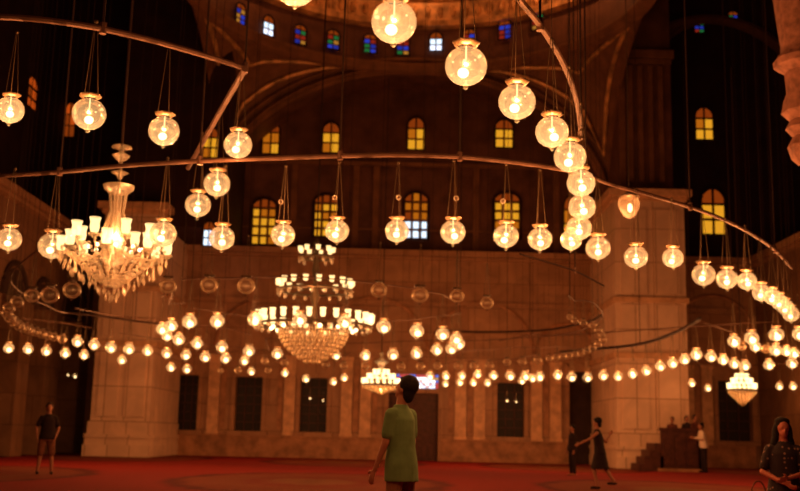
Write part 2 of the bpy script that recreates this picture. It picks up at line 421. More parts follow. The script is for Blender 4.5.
# pendentives
mb = MB(); mt = MB(); SR = RD*math.sqrt(2)
def sph(phi, f_):      # f_ = 0 on the drum's foot, 1 on the arch curve
    t = abs(phi) % (PI/2); t = min(t, PI/2-t); rm = RD/math.cos(t); rr_ = RD+(rm-RD)*f_
    zb_ = ZS+AH_*math.sqrt(max(0, 1-math.tan(t)**2)); z = ZD-(ZD-zb_)*(1-math.sqrt(max(0, 1-f_*f_*.999)))
    return Vector((CX+rr_*math.sin(phi), CY_+rr_*math.cos(phi), z))
for sgn in (-1, 1):
    K, J = 24, 12
    for half in (0, 1):
        for i in range(K):
            for j in range(J):
                def pt(ii, jj):
                    t = ii/K*PI/4; ph = sgn*(t if half == 0 else PI/2-t); return sph(ph, math.sin(jj/J*PI/2))
                mb.quad([pt(i, j), pt(i+1, j), pt(i+1, j+1), pt(i, j+1)])
    # triangular moulding panel on it
    def edge(t, ofs):
        rm = RD/math.cos(t)
        return rm-ofs
    fl = lambda a: .42+.50*(1-abs(a-45)/27)**.6
    top = [sph(sgn*math.radians(a), .42) for a in range(18, 73, 3)]
    left = [sph(sgn*math.radians(a), fl(a)) for a in range(21, 46, 3)]
    right = [sph(sgn*math.radians(a), fl(a)) for a in range(48, 72, 3)]
    loop = left+right+top[::-1]
    cc = Vector((CX, CY_, ZS))
    mt.tube([p+(cc-p).normalized()*.06 for p in loop], .11, 6, close=True)
bmesh.ops.remove_doubles(mb.bm, verts=mb.bm.verts, dist=.001)
struct(mb.build('trim_8', PAINT2)); struct(mt.build('trim_9', GOLD))
# drum and dome foot
mb = MB(); n = 96
def ringpts(r, z): return [(CX+r*math.cos(2*PI*j/n), CY_+r*math.sin(2*PI*j/n), z) for j in range(n)]
mb.rings([ringpts(r, z) for r, z in ((RD+.1, ZD), (RD+.1, 21.2))], cap=False)
struct(mb.build('wall_drum', PAINT))
mb = MB()
mb.rings([ringpts(r, z) for r, z in ((RD+.12, 21.2), (RD-.25, 21.3), (RD-.3, 21.55), (RD-.05, 21.65), (RD-.05, 22.6), (RD-.3, 22.7), (RD-.3, 23.0), (RD, 23.1), (RD*.95, 26), (RD*.75, 30), (RD*.4, 32.5), (.3, 33.2))], cap=False)
for j in range(0, 96):     # relief ribs round the frieze
    a = 2*PI*j/96; mb.ball((CX+(RD-.1)*math.cos(a), CY_+(RD-.1)*math.sin(a), 22.1), .13, 6, sc=(1, 1, 2.4))
struct(mb.build('ceiling_dome', GOLD))
mb = MB()
mb.rings([ringpts(r, z) for r, z in ((RD+.1, ZD-.35), (RD-.18, ZD-.3), (RD-.38, ZD-.05), (RD-.38, ZD+.1), (RD+.1, ZD+.14))], cap=False)
struct(mb.build('trim_10', PAINT2))
for px, py, st in ((268, 26, 'white'), (300, 35, 'drum'), (333, 40, 'drum'), (370, 44, 'drum'), (403, 46, 'drum'), (436, 42, 'white'), (469, 39, 'drum'), (505, 30, 'drum'), (538, 20, 'drum'), (240, 14, 'drum')):
    k += 1; phi = math.asin(max(-1, min(1, (px-400)/FPX*47/RD)))
    d = ray(px, py); d.normalize()
    # intersect with the drum's inner face
    ox, oy = CAM.x-CX, CAM.y-CY_; A = d.x**2+d.y**2; B = 2*(ox*d.x+oy*d.y); Cc = ox*ox+oy*oy-(RD)**2
    t = (-B+math.sqrt(B*B-4*A*Cc))/(2*A); c = CAM+d*t
    win_at(c, .62, .98, -math.atan2(c.x-CX, c.y-CY_), st)
# unseen lamps added to light the dome foot are placed further down
# side walls
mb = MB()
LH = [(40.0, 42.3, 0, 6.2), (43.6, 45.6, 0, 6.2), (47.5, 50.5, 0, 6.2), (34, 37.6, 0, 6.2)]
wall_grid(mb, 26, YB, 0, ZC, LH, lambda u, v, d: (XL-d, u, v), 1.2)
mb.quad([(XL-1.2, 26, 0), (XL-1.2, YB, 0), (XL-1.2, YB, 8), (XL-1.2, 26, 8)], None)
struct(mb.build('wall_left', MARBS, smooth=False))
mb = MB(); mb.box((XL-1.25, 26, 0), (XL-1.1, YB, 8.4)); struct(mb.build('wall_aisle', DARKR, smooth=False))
mb = MB()
for a, b_, c, d in LH:
    r_ = (b_-a)/2; cy = (a+b_)/2
    mb.tube([(XL+.02, cy+(r_+.2)*math.cos(t*PI/16), d+(r_+.2)*math.sin(t*PI/16)) for t in range(17)], .13, 6)
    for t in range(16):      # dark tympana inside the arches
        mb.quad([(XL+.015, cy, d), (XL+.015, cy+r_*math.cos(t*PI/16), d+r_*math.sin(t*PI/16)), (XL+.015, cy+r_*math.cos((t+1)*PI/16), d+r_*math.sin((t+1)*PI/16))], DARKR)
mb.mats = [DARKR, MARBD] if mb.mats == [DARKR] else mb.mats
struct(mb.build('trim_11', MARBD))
mb = MB(); mb.box((XL, 26, ZC-.45), (XL+.3, YB, ZC-.28)); mb.box((XL, 26, ZC-.28), (XL+.45, YB, ZC)); mb.box((XL, 26, 0), (XL+.2, 34, 1)); struct(mb.build('trim_12', MARB, smooth=False))
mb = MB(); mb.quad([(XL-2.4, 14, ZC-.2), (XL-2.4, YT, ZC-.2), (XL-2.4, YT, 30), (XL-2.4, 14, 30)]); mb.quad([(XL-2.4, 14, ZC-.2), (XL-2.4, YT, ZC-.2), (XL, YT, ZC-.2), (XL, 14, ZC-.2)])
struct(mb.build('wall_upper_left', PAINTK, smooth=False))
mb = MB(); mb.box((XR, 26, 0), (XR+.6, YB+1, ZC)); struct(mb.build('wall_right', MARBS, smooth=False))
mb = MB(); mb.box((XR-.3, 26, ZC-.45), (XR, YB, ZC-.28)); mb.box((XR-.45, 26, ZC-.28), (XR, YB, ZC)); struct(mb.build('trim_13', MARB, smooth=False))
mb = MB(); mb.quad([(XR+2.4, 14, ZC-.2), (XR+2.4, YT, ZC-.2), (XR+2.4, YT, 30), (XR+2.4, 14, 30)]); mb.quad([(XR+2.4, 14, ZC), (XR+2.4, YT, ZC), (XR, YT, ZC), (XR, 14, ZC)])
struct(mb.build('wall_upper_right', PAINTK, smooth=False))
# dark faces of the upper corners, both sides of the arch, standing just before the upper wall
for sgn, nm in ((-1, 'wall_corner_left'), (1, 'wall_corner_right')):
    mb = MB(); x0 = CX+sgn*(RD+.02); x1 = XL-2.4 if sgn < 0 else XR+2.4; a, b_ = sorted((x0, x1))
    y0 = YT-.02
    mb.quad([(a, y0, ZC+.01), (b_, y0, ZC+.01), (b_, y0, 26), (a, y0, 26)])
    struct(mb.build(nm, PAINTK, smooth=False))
# small semi-dome arch and two coloured windows high on the right
mb = MB(); c0 = PY(712, 75, YT-.3)
mb.tube([(c0.x+5.0*math.cos(PI*t/24), YT-.3, c0.z-1.9+5.0*math.sin(PI*t/24)) for t in range(25)], .28, 8)
mb.tube([(c0.x+.6+3.4*math.cos(PI*t/24), YT-.2, c0.z+.7+2.4*math.sin(PI*t/24)) for t in range(25)], .16, 8)
struct(mb.build('trim_14', PAINT))
for px, py, w_, h_ in ((699, 26, 10, 14), (733, 19, 8, 15)): 
    k += 1; c = PY(px, py, YT-.1); win_at(c, .5, .8, 0, 'drum')
# ------------------------------------------------------------------ pillars
def pillar(x0, x1, y0, y1, ztop, label, xout):
    r = thing('pillar', ((x0+x1)/2, (y0+y1)/2, 0), label, 'pillar', None)
    hx, hy = (x1-x0)/2, (y1-y0)/2
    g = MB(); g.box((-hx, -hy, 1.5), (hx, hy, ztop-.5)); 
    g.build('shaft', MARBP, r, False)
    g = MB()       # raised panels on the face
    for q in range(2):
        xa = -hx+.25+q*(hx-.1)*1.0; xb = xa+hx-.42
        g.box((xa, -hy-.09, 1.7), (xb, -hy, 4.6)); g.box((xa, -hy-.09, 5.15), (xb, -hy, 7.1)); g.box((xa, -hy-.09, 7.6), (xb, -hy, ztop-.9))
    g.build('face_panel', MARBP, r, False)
    g = MB(); g.box((-hx-.16, -hy-.22, 4.75), (hx+.16, hy, 4.98)); g.box((-hx-.1, -hy-.16, 7.2), (hx+.1, hy, 7.42)); g.build('band', MARBL, r, False)
    g = MB(); g.box((-hx-.14, -hy-.45, 0), (hx+.14, hy, .5)); g.box((-hx-.1, -hy-.32, .5), (hx+.1, hy, .8)); g.box((-hx-.14, -hy-.38, .8), (hx+.14, hy, .95)); g.box((-hx-.06, -hy-.2, .95), (hx+.06, hy, 1.5))
    g.build('base', MARBP, r, False)
    g = MB(); g.box((-hx-.12, -hy-.12, ztop-.5), (hx+.12, hy, ztop-.3)); g.box((-hx-.3, -hy-.3, ztop-.3), (hx+.3, hy, ztop)); g.build('capital', MARBL, r, False)
    return r
pl = PY(97, 330, 46).x, PY(155, 330, 46).x; pr = PY(616, 330, 46).x, PY(687, 330, 46).x
pillar(pl[0]+.0, pl[1], 46, YB, 11.15, 'massive pale stone pillar at left behind the crystal chandelier', -1)
pillar(pr[0], pr[1], 46, YB, 12.3, 'massive pale stone pillar at right above the dark stepped platform', 1)
# upper piers with vertical panels
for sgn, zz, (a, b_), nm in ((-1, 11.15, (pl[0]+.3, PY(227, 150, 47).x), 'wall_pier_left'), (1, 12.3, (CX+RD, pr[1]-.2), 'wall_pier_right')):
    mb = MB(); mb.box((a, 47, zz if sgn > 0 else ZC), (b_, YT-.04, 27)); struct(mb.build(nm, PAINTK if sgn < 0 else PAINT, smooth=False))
mb = MB(); a, b_ = CX+RD, pr[1]-.2
zb = PY(632, 54, 47).z
for q in range(4):
    xa = a+.35+q*(b_-a-.5)/4; mb.box((xa, 46.86, 12.9), (xa+.22, 47, zb-.6))
mb.box((a-.1, 46.7, zb-.25), (b_+.1, 47, zb+.12)); mb.box((a, 46.8, zb-.5), (b_, 47, zb-.3)); mb.box((a-.05, 46.8, 12.3), (a+.2, 47, zb-.3))
struct(mb.build('trim_15', PAINT2, smooth=False))

# ------------------------------------------------------------------ ring bars
def ring_bar(name, label, pix, z, r, cables=(), bmat=None, zc=19):
    bmat = bmat or IRON
    pts = [PZ(x, y, z) for x, y in pix]; c = pts[len(pts)//2].copy()
    # smooth the polyline
    out = []
    for i in range(len(pts)-1):
        p0 = pts[max(i-1, 0)]; p1 = pts[i]; p2 = pts[i+1]; p3 = pts[min(i+2, len(pts)-1)]
        for q in range(4):
            t = q/4; out.append(.5*((2*p1)+(p2-p0)*t+(2*p0-5*p1+4*p2-p3)*t*t+(3*p1-p0-3*p2+p3)*t**3))
    out.append(pts[-1])
    root = thing(name, c, label, 'lamp ring')
    g = MB(); g.tube([p-c for p in out], r, 8); g.build('bar', bmat, root)
    for x, y in cables:
        p = PZ(x, y, z)-c; g = MB(); g.tube([p, p+Vector((0, 0, zc-z))], .012, 6); g.build('suspension_cable', CABLE, root)
        g = MB(); g.tube([p+Vector((0,0,-.05)), p+Vector((0,0,.06))], r*1.15, 8); g.build('cable_clamp', IRON, root)
    return root
ZA, ZBB = 5.05, 4.58
ring_bar('lamp_ring', 'nearest bronze ring bar ending in a sharp elbow at upper left', [(-60, 18), (-20, 16.5), (20, 18), (60, 22), (103, 29), (150, 40), (200, 54), (245, 68)], ZA, .032, ((103, 29), (245, 68)))
mb_ = ring_bar('lamp_ring', 'short straight bronze bar slanting down from the elbow of the upper left ring', [(245, 69), (228, 98), (208, 133), (188, 168)], ZA-.03, .035)
ring_bar('lamp_ring', 'long gently curved bronze bar crossing the picture above the middle row of globes', [(-40, 180), (0, 176), (60, 172), (120, 166), (200, 161), (280, 158), (340, 156), (400, 155), (460, 157), (520, 163), (560, 169), (586, 175), (610, 184), (650, 195), (690, 207), (720, 218), (750, 233), (775, 250), (792, 268)], ZBB, .030, ((60, 172), (200, 161), (340, 156), (460, 157), (586, 175), (690, 207), (775, 250)))
ring_bar('lamp_ring', 'bronze bar curving down steeply at upper centre above the largest globes', [(505, -22), (520, 0), (540, 25), (560, 57), (572, 85), (578, 108), (581, 135)], ZBB, .028, ((540, 25), (581, 135)))
ring_bar('lamp_ring', 'far dark bar sagging across the face of the right pillar', [(560, 352), (612, 347.5), (640, 344), (665, 337), (690, 325), (700, 318)], 4.4, .05, ((640, 344),), CABLE)
ring_bar('lamp_ring', 'thin bar between the middle row of globes and the unlit globes at right of centre', [(520, 254), (540, 260), (575, 271), (604, 286)], 3.95, .016, ((575, 271),), CABLE)
ring_bar('lamp_ring', 'far thin bar of the unlit globe ring over the back wall right of centre', [(440, 330), (480, 332), (530, 331), (560, 328), (590, 321), (601, 315)], 4.75, .035, ((530, 331),), CABLE)
ring_bar('lamp_ring', 'far thin bar crossing the left pillar above its lower globes', [(60, 312), (100, 316), (135, 321), (170, 325)], 4.9, .035, ((135, 321),), CABLE)

# ------------------------------------------------------------------ globe lamps
RG = .155
def chain_mesh(name, r, parent, L0, off=0):
    g = MB()
    for q in range(3):
        a = off+q*2*PI/3+.5
        g.tube([(.075*math.cos(a), .075*math.sin(a), RG*.98), (.012*math.cos(a), .012*math.sin(a), L0)], r, 5)
    g.ball((0, 0, L0), .02, 8)
    return g.build(name, BRASS, parent)
def make_globe(lit, detail, tiny=False):
    root = bpy.data.objects.new('globe_lamp', None); C.objects.link(root); root.empty_display_size = .1
    g = MB(); prof = []
    for i in range(0, 21):
        a = -PI/2+PI*i/20*.86
        prof.append((max(.004, RG*math.cos(a)*1.0), RG*.94*math.sin(a)))
    prof += [(.068, RG*.93), (.066, RG*1.03)]
    g.lathe(prof, 28 if detail else 16, cap=False)
    gl = g.build('glass_globe', GLOBE if lit else GLOBEU, root)
    g = MB()
    n_ = 28 if detail else 14; rs = []
    for rr_, zz in ((.060, RG*.95), (.078, RG*1.0), (.098, RG*1.10), (.100, RG*1.16), (.085, RG*1.12), (.066, RG*1.05)):
        rs.append([Vector(((rr_+.006*math.cos(7*2*PI*j/n_))*math.cos(2*PI*j/n_), (rr_+.006*math.cos(7*2*PI*j/n_))*math.sin(2*PI*j/n_), zz)) for j in range(n_)])
    g.rings(rs, cap=False); g.build('collar', BRASS, root)
    g = MB(); g.lathe([(.006, -RG*1.16), (.017, -RG*1.12), (.021, -RG*1.05), (.013, -RG*.96), (.02, -RG*.92)], 10)
    g.build('finial', GLOBE if lit else BRASS, root)
    if lit:
        g = MB(); g.ball((.018, -.01, -.052), .042 if detail else .068, 12, sc=(1, 1, .9)); g.build('bulb', BULB, root)
        if detail:
            g = MB(); g.ball((.012, 0, .03), .014, 8, sc=(1, 1, 1.6)); g.tube([(0, 0, .05), (0, 0, RG)], .006, 6); g.build('bulb_stem', BULBD, root)
            g = MB()
            for (x, y, z) in ((-.085, -.06, .075), (.075, -.09, .055)): g.ball((x, y, z), .008, 6)
            g.build('inner_glint', BULBD, root)  # highlights in the glass added as tiny glowing balls
        if not tiny: plight('bulb_light', (.0, 0, -.03), LAMP_W, root)
    chain_mesh('chains', .0035 if detail else .006, root, .90)
    return root
PROTO = {}
LAMPN = [0]
WIRES = {}
def put_globe(px, py, dia, label, group, lit=True, h=2.45, ball=False, wire=False):
    d = ray(px, py); tanv = d.z/math.hypot(d.x, d.y)
    Y = h/(d.z/d.y)
    if Y > 46.5 or Y <= 0: Y = 46.5
    if (95 < px < 190 or 608 < px < 692) and Y > 44: Y = 44
    p = CAM+d*(Y/d.y)
    dist = (p-CAM).length
    s = dia*dist/FPX/(2*RG)*.97
    detail = dia > 15.5
    key = (lit, detail, dia < 5)
    if key not in PROTO:
        PROTO[key] = make_globe(*key); o = PROTO[key]
        o.name = 'globe_lamp'
    else: o = copy_tree(PROTO[key])
    o.location = p; o.scale = (s, s, s); o.rotation_euler = (0, 0, random.uniform(0, 6.28) if detail else 0)
    tag(o, label, 'lamp', group)
    if wire:
        g = MB(); g.tube([(0, 0, .9), (0, 0, (19-p.z)/s)], .0045, 5); g.build('hanging_wire', CABLE, o)
    if ball:
        have = [c for c in o.children if c.name.startswith('counterweight')]
        if not have:
            g = MB(); g.ball((.045, 0, .43), .035, 10); g.build('counterweight_ball', GLOBEU, o)
    return o
ORD = ['first', 'second', 'third', 'fourth', 'fifth', 'sixth', 'seventh', 'eighth', 'ninth', 'tenth', 'eleventh', 'twelfth', 'thirteenth', 'fourteenth', 'fifteenth', 'sixteenth', 'seventeenth', 'eighteenth', 'nineteenth', 'twentieth', 'twenty-first', 'twenty-second']
def run(lst, text, group, lit=True, h=2.45, balls=(), bar=None, wire=None):
    P_ = []
    if wire is None: wire = bar is None
    for i, (x, y, d) in enumerate(lst):
        t = text[i] if isinstance(text, list) else text.replace('#', ORD[i])
        o = put_globe(x, y, d, t, group, lit, h, i in balls, wire); P_.append(o.location+Vector((0, 0, .9*o.scale.x)))
    if bar:
        c = P_[len(P_)//2].copy(); root = thing('lamp_ring', c, bar, 'lamp ring')
        a, b_ = P_[0]+(P_[0]-P_[1]).normalized()*.3, P_[-1]+(P_[-1]-P_[-2]).normalized()*.3
        pts = [a]+P_+[b_]; g = MB(); g.tube([p-c for p in pts], .016, 6); g.build('bar', IRON, root)
        for p in (P_[0], P_[-1]): g = MB(); g.tube([p-c, p-c+Vector((0, 0, 19-p.z))], .010, 5); g.build('suspension_cable', CABLE, root)
G1 = 'lit glass globe lamps under the upper left ring'
run([(10, 110, 27), (89, 114, 33), (164, 131, 31), (238, 145, 29)], ['lit glass globe under the upper left bar, cut by the picture edge', 'lit glass globe under the upper left bar, second from the picture edge', 'lit glass globe under the upper left bar, above the crystal chandelier\'s right side', 'lit glass globe hanging from the elbow of the upper left ring'], G1, h=3.0, wire=False)
run([(217, 184, 27), (198, 205, 26)], ['lit glass globe below the lower end of the slanting bar, the higher of two', 'lit glass globe left of the slanting bar\'s lower end, the lower of two'], G1, h=3.0, wire=False)
G2 = 'large lit globes curving down from the top centre'
run([(296, -14, 42), (394, 22, 46), (466, 66, 43), (517, 102, 38), (552, 132, 34), (570, 157, 33), (581, 183, 29), (582, 207, 28), (579, 228, 26), (571, 240, 22)],
    ['lit glass globe mostly cut off by the top edge of the picture', 'largest lit glass globe, at top centre just under the coloured dome windows', 'large lit glass globe, second below the top in the steep curve', 'large lit glass globe, third down the steep curve, right of the arch', 'lit glass globe, fourth down the steep curve, overlapping the next below', 'lit glass globe, fifth down the steep curve, at the end of the long bar', 'lit glass globe, sixth down the steep curve, topmost of the tight stack', 'lit glass globe, seventh down the steep curve, middle of the tight stack', 'lit glass globe, eighth down the steep curve, low in the tight stack', 'dimmer glass globe half hidden at the foot of the tight stack'], G2)
G3 = 'lit globes in the long middle row'
row = [(9, 239, 24), (52, 246, 27), (163, 234, 27), (222, 238, 26), (283, 235, 25), (337, 231, 25), (397, 231, 25), (453, 232, 26), (506, 236, 26), (540, 239, 25), (598, 248, 25), (636, 257, 24), (673, 258, 21), (703.6, 274.6, 23), (727, 279, 21), (747, 281, 19), (761.5, 292.5, 18), (772.7, 297, 17), (780, 302, 16), (786, 307.5, 16), (791, 314, 16)]
run(row, ['lit globe of the middle row at the left picture edge', 'lit globe of the middle row touching the crystal chandelier\'s left side', 'lit globe of the middle row touching the crystal chandelier\'s right side', 'lit globe of the middle row just right of the white-lit small window', 'lit globe of the middle row above and left of the tiered chandelier', 'lit globe of the middle row directly above the tiered chandelier\'s right side',
          'lit globe of the middle row beside the white and amber window', 'lit globe of the middle row, first right of the white and amber window', 'lit globe of the middle row in front of the tall amber window right of centre', 'lit globe of the middle row just left of the tight stack of globes', 'lit globe of the middle row just right of the stack\'s foot', 'lit globe of the middle row on the right pillar, left of two', 'lit globe of the middle row on the right pillar, right of two',
          'lit globe of the middle row, first right of the right pillar', 'lit globe of the middle row, second right of the right pillar', 'lit globe of the middle row, third right of the right pillar', 'lit globe of the middle row, fourth right of the right pillar, where overlapping begins', 'lit globe in the overlapping string near the right edge, second of five', 'lit globe in the overlapping string near the right edge, third of five', 'lit globe in the overlapping string near the right edge, fourth of five', 'lit globe in the overlapping string near the right edge, lowest and last'], G3, balls=(4, 5, 6, 7, 8), wire=False)
G4 = 'small lit globes across the lower left'
run([(8.8, 348, 10), (28.2, 349, 10), (46.4, 351, 10), (65.2, 353, 10), (84, 355, 9.5)], 'small lit globe, # from the left picture edge in the lower row', G4, bar='thin bar over the small globes left of the left pillar')
run([(77.5, 341.5, 11), (94, 344.6, 11), (111, 347.7, 11), (129, 349, 11), (147.5, 351, 10.5), (166.6, 353.4, 10.5), (186, 355, 10.5), (205.3, 357, 11), (225.5, 358.2, 10.5), (244.4, 360.7, 9.5)], 'small lit globe, # from the left in the row crossing the left pillar', G4, bar='thin bar carrying the row of small globes across the left pillar')
run([(121.8, 360, 9), (171, 367.4, 9), (187, 369, 9), (251.3, 371.5, 8), (285, 373, 8), (306, 378.8, 8), (333.6, 381.7, 7.5), (344.2, 377.8, 8)], 'tiny lit globe, # from the left in the lowest line before the man', G4, bar='thin bar over the lowest far globes left of the standing man')
run([(162, 329, 12), (171.3, 325.5, 13), (167.2, 335.6, 11), (178.6, 339.3, 12.5)], ['small lit globe, leftmost in the tight cluster at the right edge of the left pillar', 'small lit globe, topmost in the tight cluster at the right edge of the left pillar', 'small lit globe, lowest in the tight cluster of three at the left pillar', 'small lit globe just below and right of the tight cluster at the left pillar'], G4, bar='short thin bar over the tight globe cluster at the left pillar')
run([(197.3, 343.4, 12), (221.8, 347.2, 12), (248.9, 351, 12), (277.2, 353.6, 12)], 'small lit globe, # from the left in the short row left of the crystal bowl', G4, bar='thin bar over the short globe row left of the crystal bowl')
G5 = 'lit globes level with the lowest tier of the big chandelier'
run([(189.6, 321.6, 15), (217.1, 321, 15), (254.6, 319.5, 15), (299.6, 319, 15), (344.6, 321.8, 15), (383.7, 326.7, 15), (417, 331, 15), (442.4, 334, 14), (456, 338.7, 13)], 'lit globe, # from left in the row beside the chandelier\'s lowest tier', G5, bar='thin bar over the globes level with the lowest chandelier tier')
run([(459.5, 344.2, 11), (451.3, 348.7, 12), (437, 349.7, 12), (416.5, 353.2, 12), (393, 354.6, 12), (365.4, 355.4, 11), (336.2, 355.4, 10)], 'small lit globe, # from the right in the row above the middle doorway', G5, bar='thin bar over the returning globe row above the middle door')
G6 = 'small lit globes across the lower right'
run([(430, 375.8, 9), (445.8, 375.8, 9), (462, 375.6, 8.5), (477.8, 374.3, 8.5), (493.7, 375.4, 9), (510.2, 375.8, 10), (525.5, 375.8, 10), (539.7, 376.8, 10), (557.6, 375, 10), (571.7, 377, 10), (587.6, 377.4, 10), (603.3, 375.5, 10), (618, 376.3, 9.5), (632.6, 374, 9.5), (646.4, 370.7, 10), (660.3, 366.2, 10), (672.7, 363.1, 10.5), (684.7, 359.5, 10.5), (696.3, 354.6, 11.5), (711, 356.6, 11), (723.2, 359.9, 10.5), (734.4, 363.5, 10.5)],
    'small lit globe, # from left in the long row right of the man', G6, h=2.35, bar='thin bar over the long row of small globes right of the standing man')
run([(745, 365.6, 10.5), (769, 364.8, 10.5), (792, 363.1, 11)], ['small lit globe ending the long right row, just above the small crystal chandelier', 'lone small lit globe above right of the small crystal chandelier', 'lone small lit globe at the right picture edge below the small cluster'], G6)
run([(445.6, 383.7, 7), (460, 382.3, 7.5), (473.5, 382.7, 7.5), (487.6, 382.7, 7.5), (521.8, 380.7, 8), (532.6, 378.4, 8)], 'tiny lit globe, # from left in the lower line right of the man', G6, bar='thin bar over the tiny lower globes right of the standing man')
run([(691.9, 383.3, 7.5), (708.1, 388, 7), (779.4, 386.3, 7.5), (793, 386.3, 7.5)], ['tiny lit globe on the right pillar, left of the small crystal chandelier', 'tiny lit globe at the right pillar\'s edge, nearest left of the small crystal chandelier', 'tiny lit globe right of the small crystal chandelier, left of two', 'tiny lit globe by the right picture edge, right of two'], G6, bar='thin bar over the tiny globes beside the small chandelier at right')
run([(734, 341.3, 12.5), (751.7, 338, 14), (755.4, 346.4, 11), (776.5, 334.6, 14.5), (799, 334, 13), (775.9, 350, 12), (786.5, 351.3, 10), (794.5, 353.4, 10)],
    ['lit globe, leftmost in the cluster under the overlapping string at right', 'lit globe, upper of the touching pair under the overlapping string at right', 'lit globe, lower of the touching pair under the overlapping string at right', 'lit globe hanging alone directly under the overlapping string', 'lit globe cut by the right edge under the overlapping string', 'small lit globe, leftmost of the three touching ones near the right edge', 'small lit globe, middle of the three touching ones near the right edge', 'small lit globe, rightmost of the three touching ones near the right edge'], G6)
run([(75, 376, 4.9), (68, 374.5, 3.2)], ['tiny lit globe alone low between the left wall columns, brighter of two', 'faintest tiny lit globe low between the left wall columns'], G4)
run([(310, 398, 3.4), (323, 400, 3.0), (507, 400.5, 3.4), (516, 401.5, 3.0)], ['tiny lit globe before the dark window under the big chandelier, left of two', 'tiny lit globe before the dark window under the big chandelier, right of two', 'tiny lit globe before the dark window left of the dark doorway, left of two', 'tiny lit globe before the dark window left of the dark doorway, right of two'], 'tiny lamps in front of the dark windows', h=1.9)  # lamp reflections in the window glass, added as tiny glowing globes
U1 = 'unlit glass globes hanging behind the middle row'
run([(72, 290, 18), (168, 286, 17), (209, 285, 18), (246, 286, 18), (379, 290, 17), (420, 295, 18), (457, 296, 15), (487, 303, 14)],
    ['unlit glass globe under the left side of the crystal chandelier', 'unlit glass globe before the left pillar, right under the crystal chandelier', 'unlit glass globe just right of the left pillar, left of two', 'unlit glass globe left of the tiered chandelier, right of two', 'unlit glass globe first to the right of the tiered chandelier', 'unlit glass globe second to the right of the tiered chandelier', 'unlit glass globe third to the right of the tiered chandelier', 'unlit glass globe fourth and farthest right of the tiered chandelier'], U1, False)
run([(50, 295, 18), (32, 295.6, 15), (17, 302, 13), (9, 308, 12), (7, 313, 11), (10, 318, 11), (14, 322, 11), (19, 325.5, 11), (24.5, 328, 11), (30, 330, 10), (36, 332, 10), (42, 334, 10), (48, 335.5, 9.5), (54, 337, 9), (62, 339, 9)], 'unlit globe, # along the tight left-edge hairpin from its upper end', 'unlit globes in the left hairpin', False, h=2.5, bar='thin hairpin bar carrying the unlit globes at the left edge')
run([(570, 317, 7), (575, 321, 7), (583.5, 323, 8), (593, 325, 8), (598.5, 330, 8), (602, 335, 8), (603, 339.5, 8), (598, 344, 8), (592.5, 348, 8), (587, 351, 8), (581, 353.4, 8), (575, 355, 8), (569, 356, 8), (563, 357, 8), (556, 357.6, 8), (549, 358.5, 8), (537.7, 359.7, 9), (522.4, 361.7, 9), (507, 362, 8)], 'small unlit globe, # along the hairpin beside the right pillar from its top', 'unlit globes in the right hairpin', False, bar='thin hairpin bar carrying the unlit globes beside the right pillar')
run([(220.4, 370.7, 6), (238, 370.7, 7), (268, 370.7, 7), (264.8, 361, 8), (284.5, 362.7, 8), (325.5, 365, 8), (343.8, 365.6, 8), (365.2, 365.8, 8), (401, 366.8, 9), (420.4, 366.2, 9), (437.7, 365.8, 9), (458, 366.2, 9), (474.3, 366.2, 9), (489.6, 365.6, 9), (742, 347, 8), (766, 349, 9)], 'small unlit globe, # from the left of those above the windows', 'small unlit globes across the back wall', False, bar='thin far bar over the faint unlit globes above the windows')

# ------------------------------------------------------------------ chandeliers
def tulip(r, h, n=12):
    g = MB(); g.lathe([(r*.35, -h*.5), (r*.75, -h*.42), (r*.9, -h*.1), (r*.82, h*.15), (r*1.0, h*.42), (r*1.08, h*.5)], n, cap=False)
    return g
def crystal(s):
    g = MB(); g.lathe([(.002, -1.0*s), (.22*s, -.55*s), (.16*s, -.1*s), (.05*s, .1*s), (.09*s, .25*s), (.04*s, .42*s)], 6); return g
def inst(o, parent, loc, rz=0, sc=1):
    c = o.copy(); C.objects.link(c); c.parent = parent; c.location = loc; c.rotation_euler = (0, 0, rz); c.scale = (sc, sc, sc); return c
# 1. near-left cut-crystal chandelier
D1 = 14.0; c1 = PY(115, 241, D1)
ch = thing('crystal_chandelier', c1, 'large cut crystal chandelier with lit tulip shades hanging before the left pillar', 'chandelier')
zt = PY(122, 152, D1).z-c1.z; zd = PY(120, 187, D1).z-c1.z; zbm = PY(113, 303, D1).z-c1.z
g = MB(); g.tube([(0, 0, zt), (0, 0, 13)], .02, 8); g.build('rope', CABLE, ch)
g = MB(); g.lathe([(.02, zd+.1), (.05, zd+.16), (.12, zd+.2), (.03, zd+.24), (.03, zt-.14), (.08, zt-.1), (.12, zt-.05), (.03, zt), (.05, zt+.03), (.14, zt+.06), (.13, zt+.08), (.02, zt+.09)], 20); g.build('finial', CRYS, ch)
g = MB(); g.lathe([(.04, zd-.12), (.12, zd-.1), (.2, zd-.03), (.21, zd+.02), (.17, zd+.0), (.03, zd-.03)], 24, cap=False); g.build('glass_dish', CRYS, ch)
g = MB(); g.lathe([(.03, zd-.1), (.06, zd-.3), (.035, zd-.42), (.08, .1), (.14, 0), (.07, -.1), (.12, -.2), (.18, -.26), (.06, -.34)], 16); g.build('stem', CRYS, ch)
for q in range(14):
    a = 2*PI*q/14; g = MB(); g.tube([(.12*math.cos(a), .12*math.sin(a), zd-.08), (.09*math.cos(a), .09*math.sin(a), zd-.35), (.20*math.cos(a), .20*math.sin(a), .05)], .011, 5); g.build('crystal_rod', CRYS, ch)
sh = None; cr = None; arm = None
NA = 16
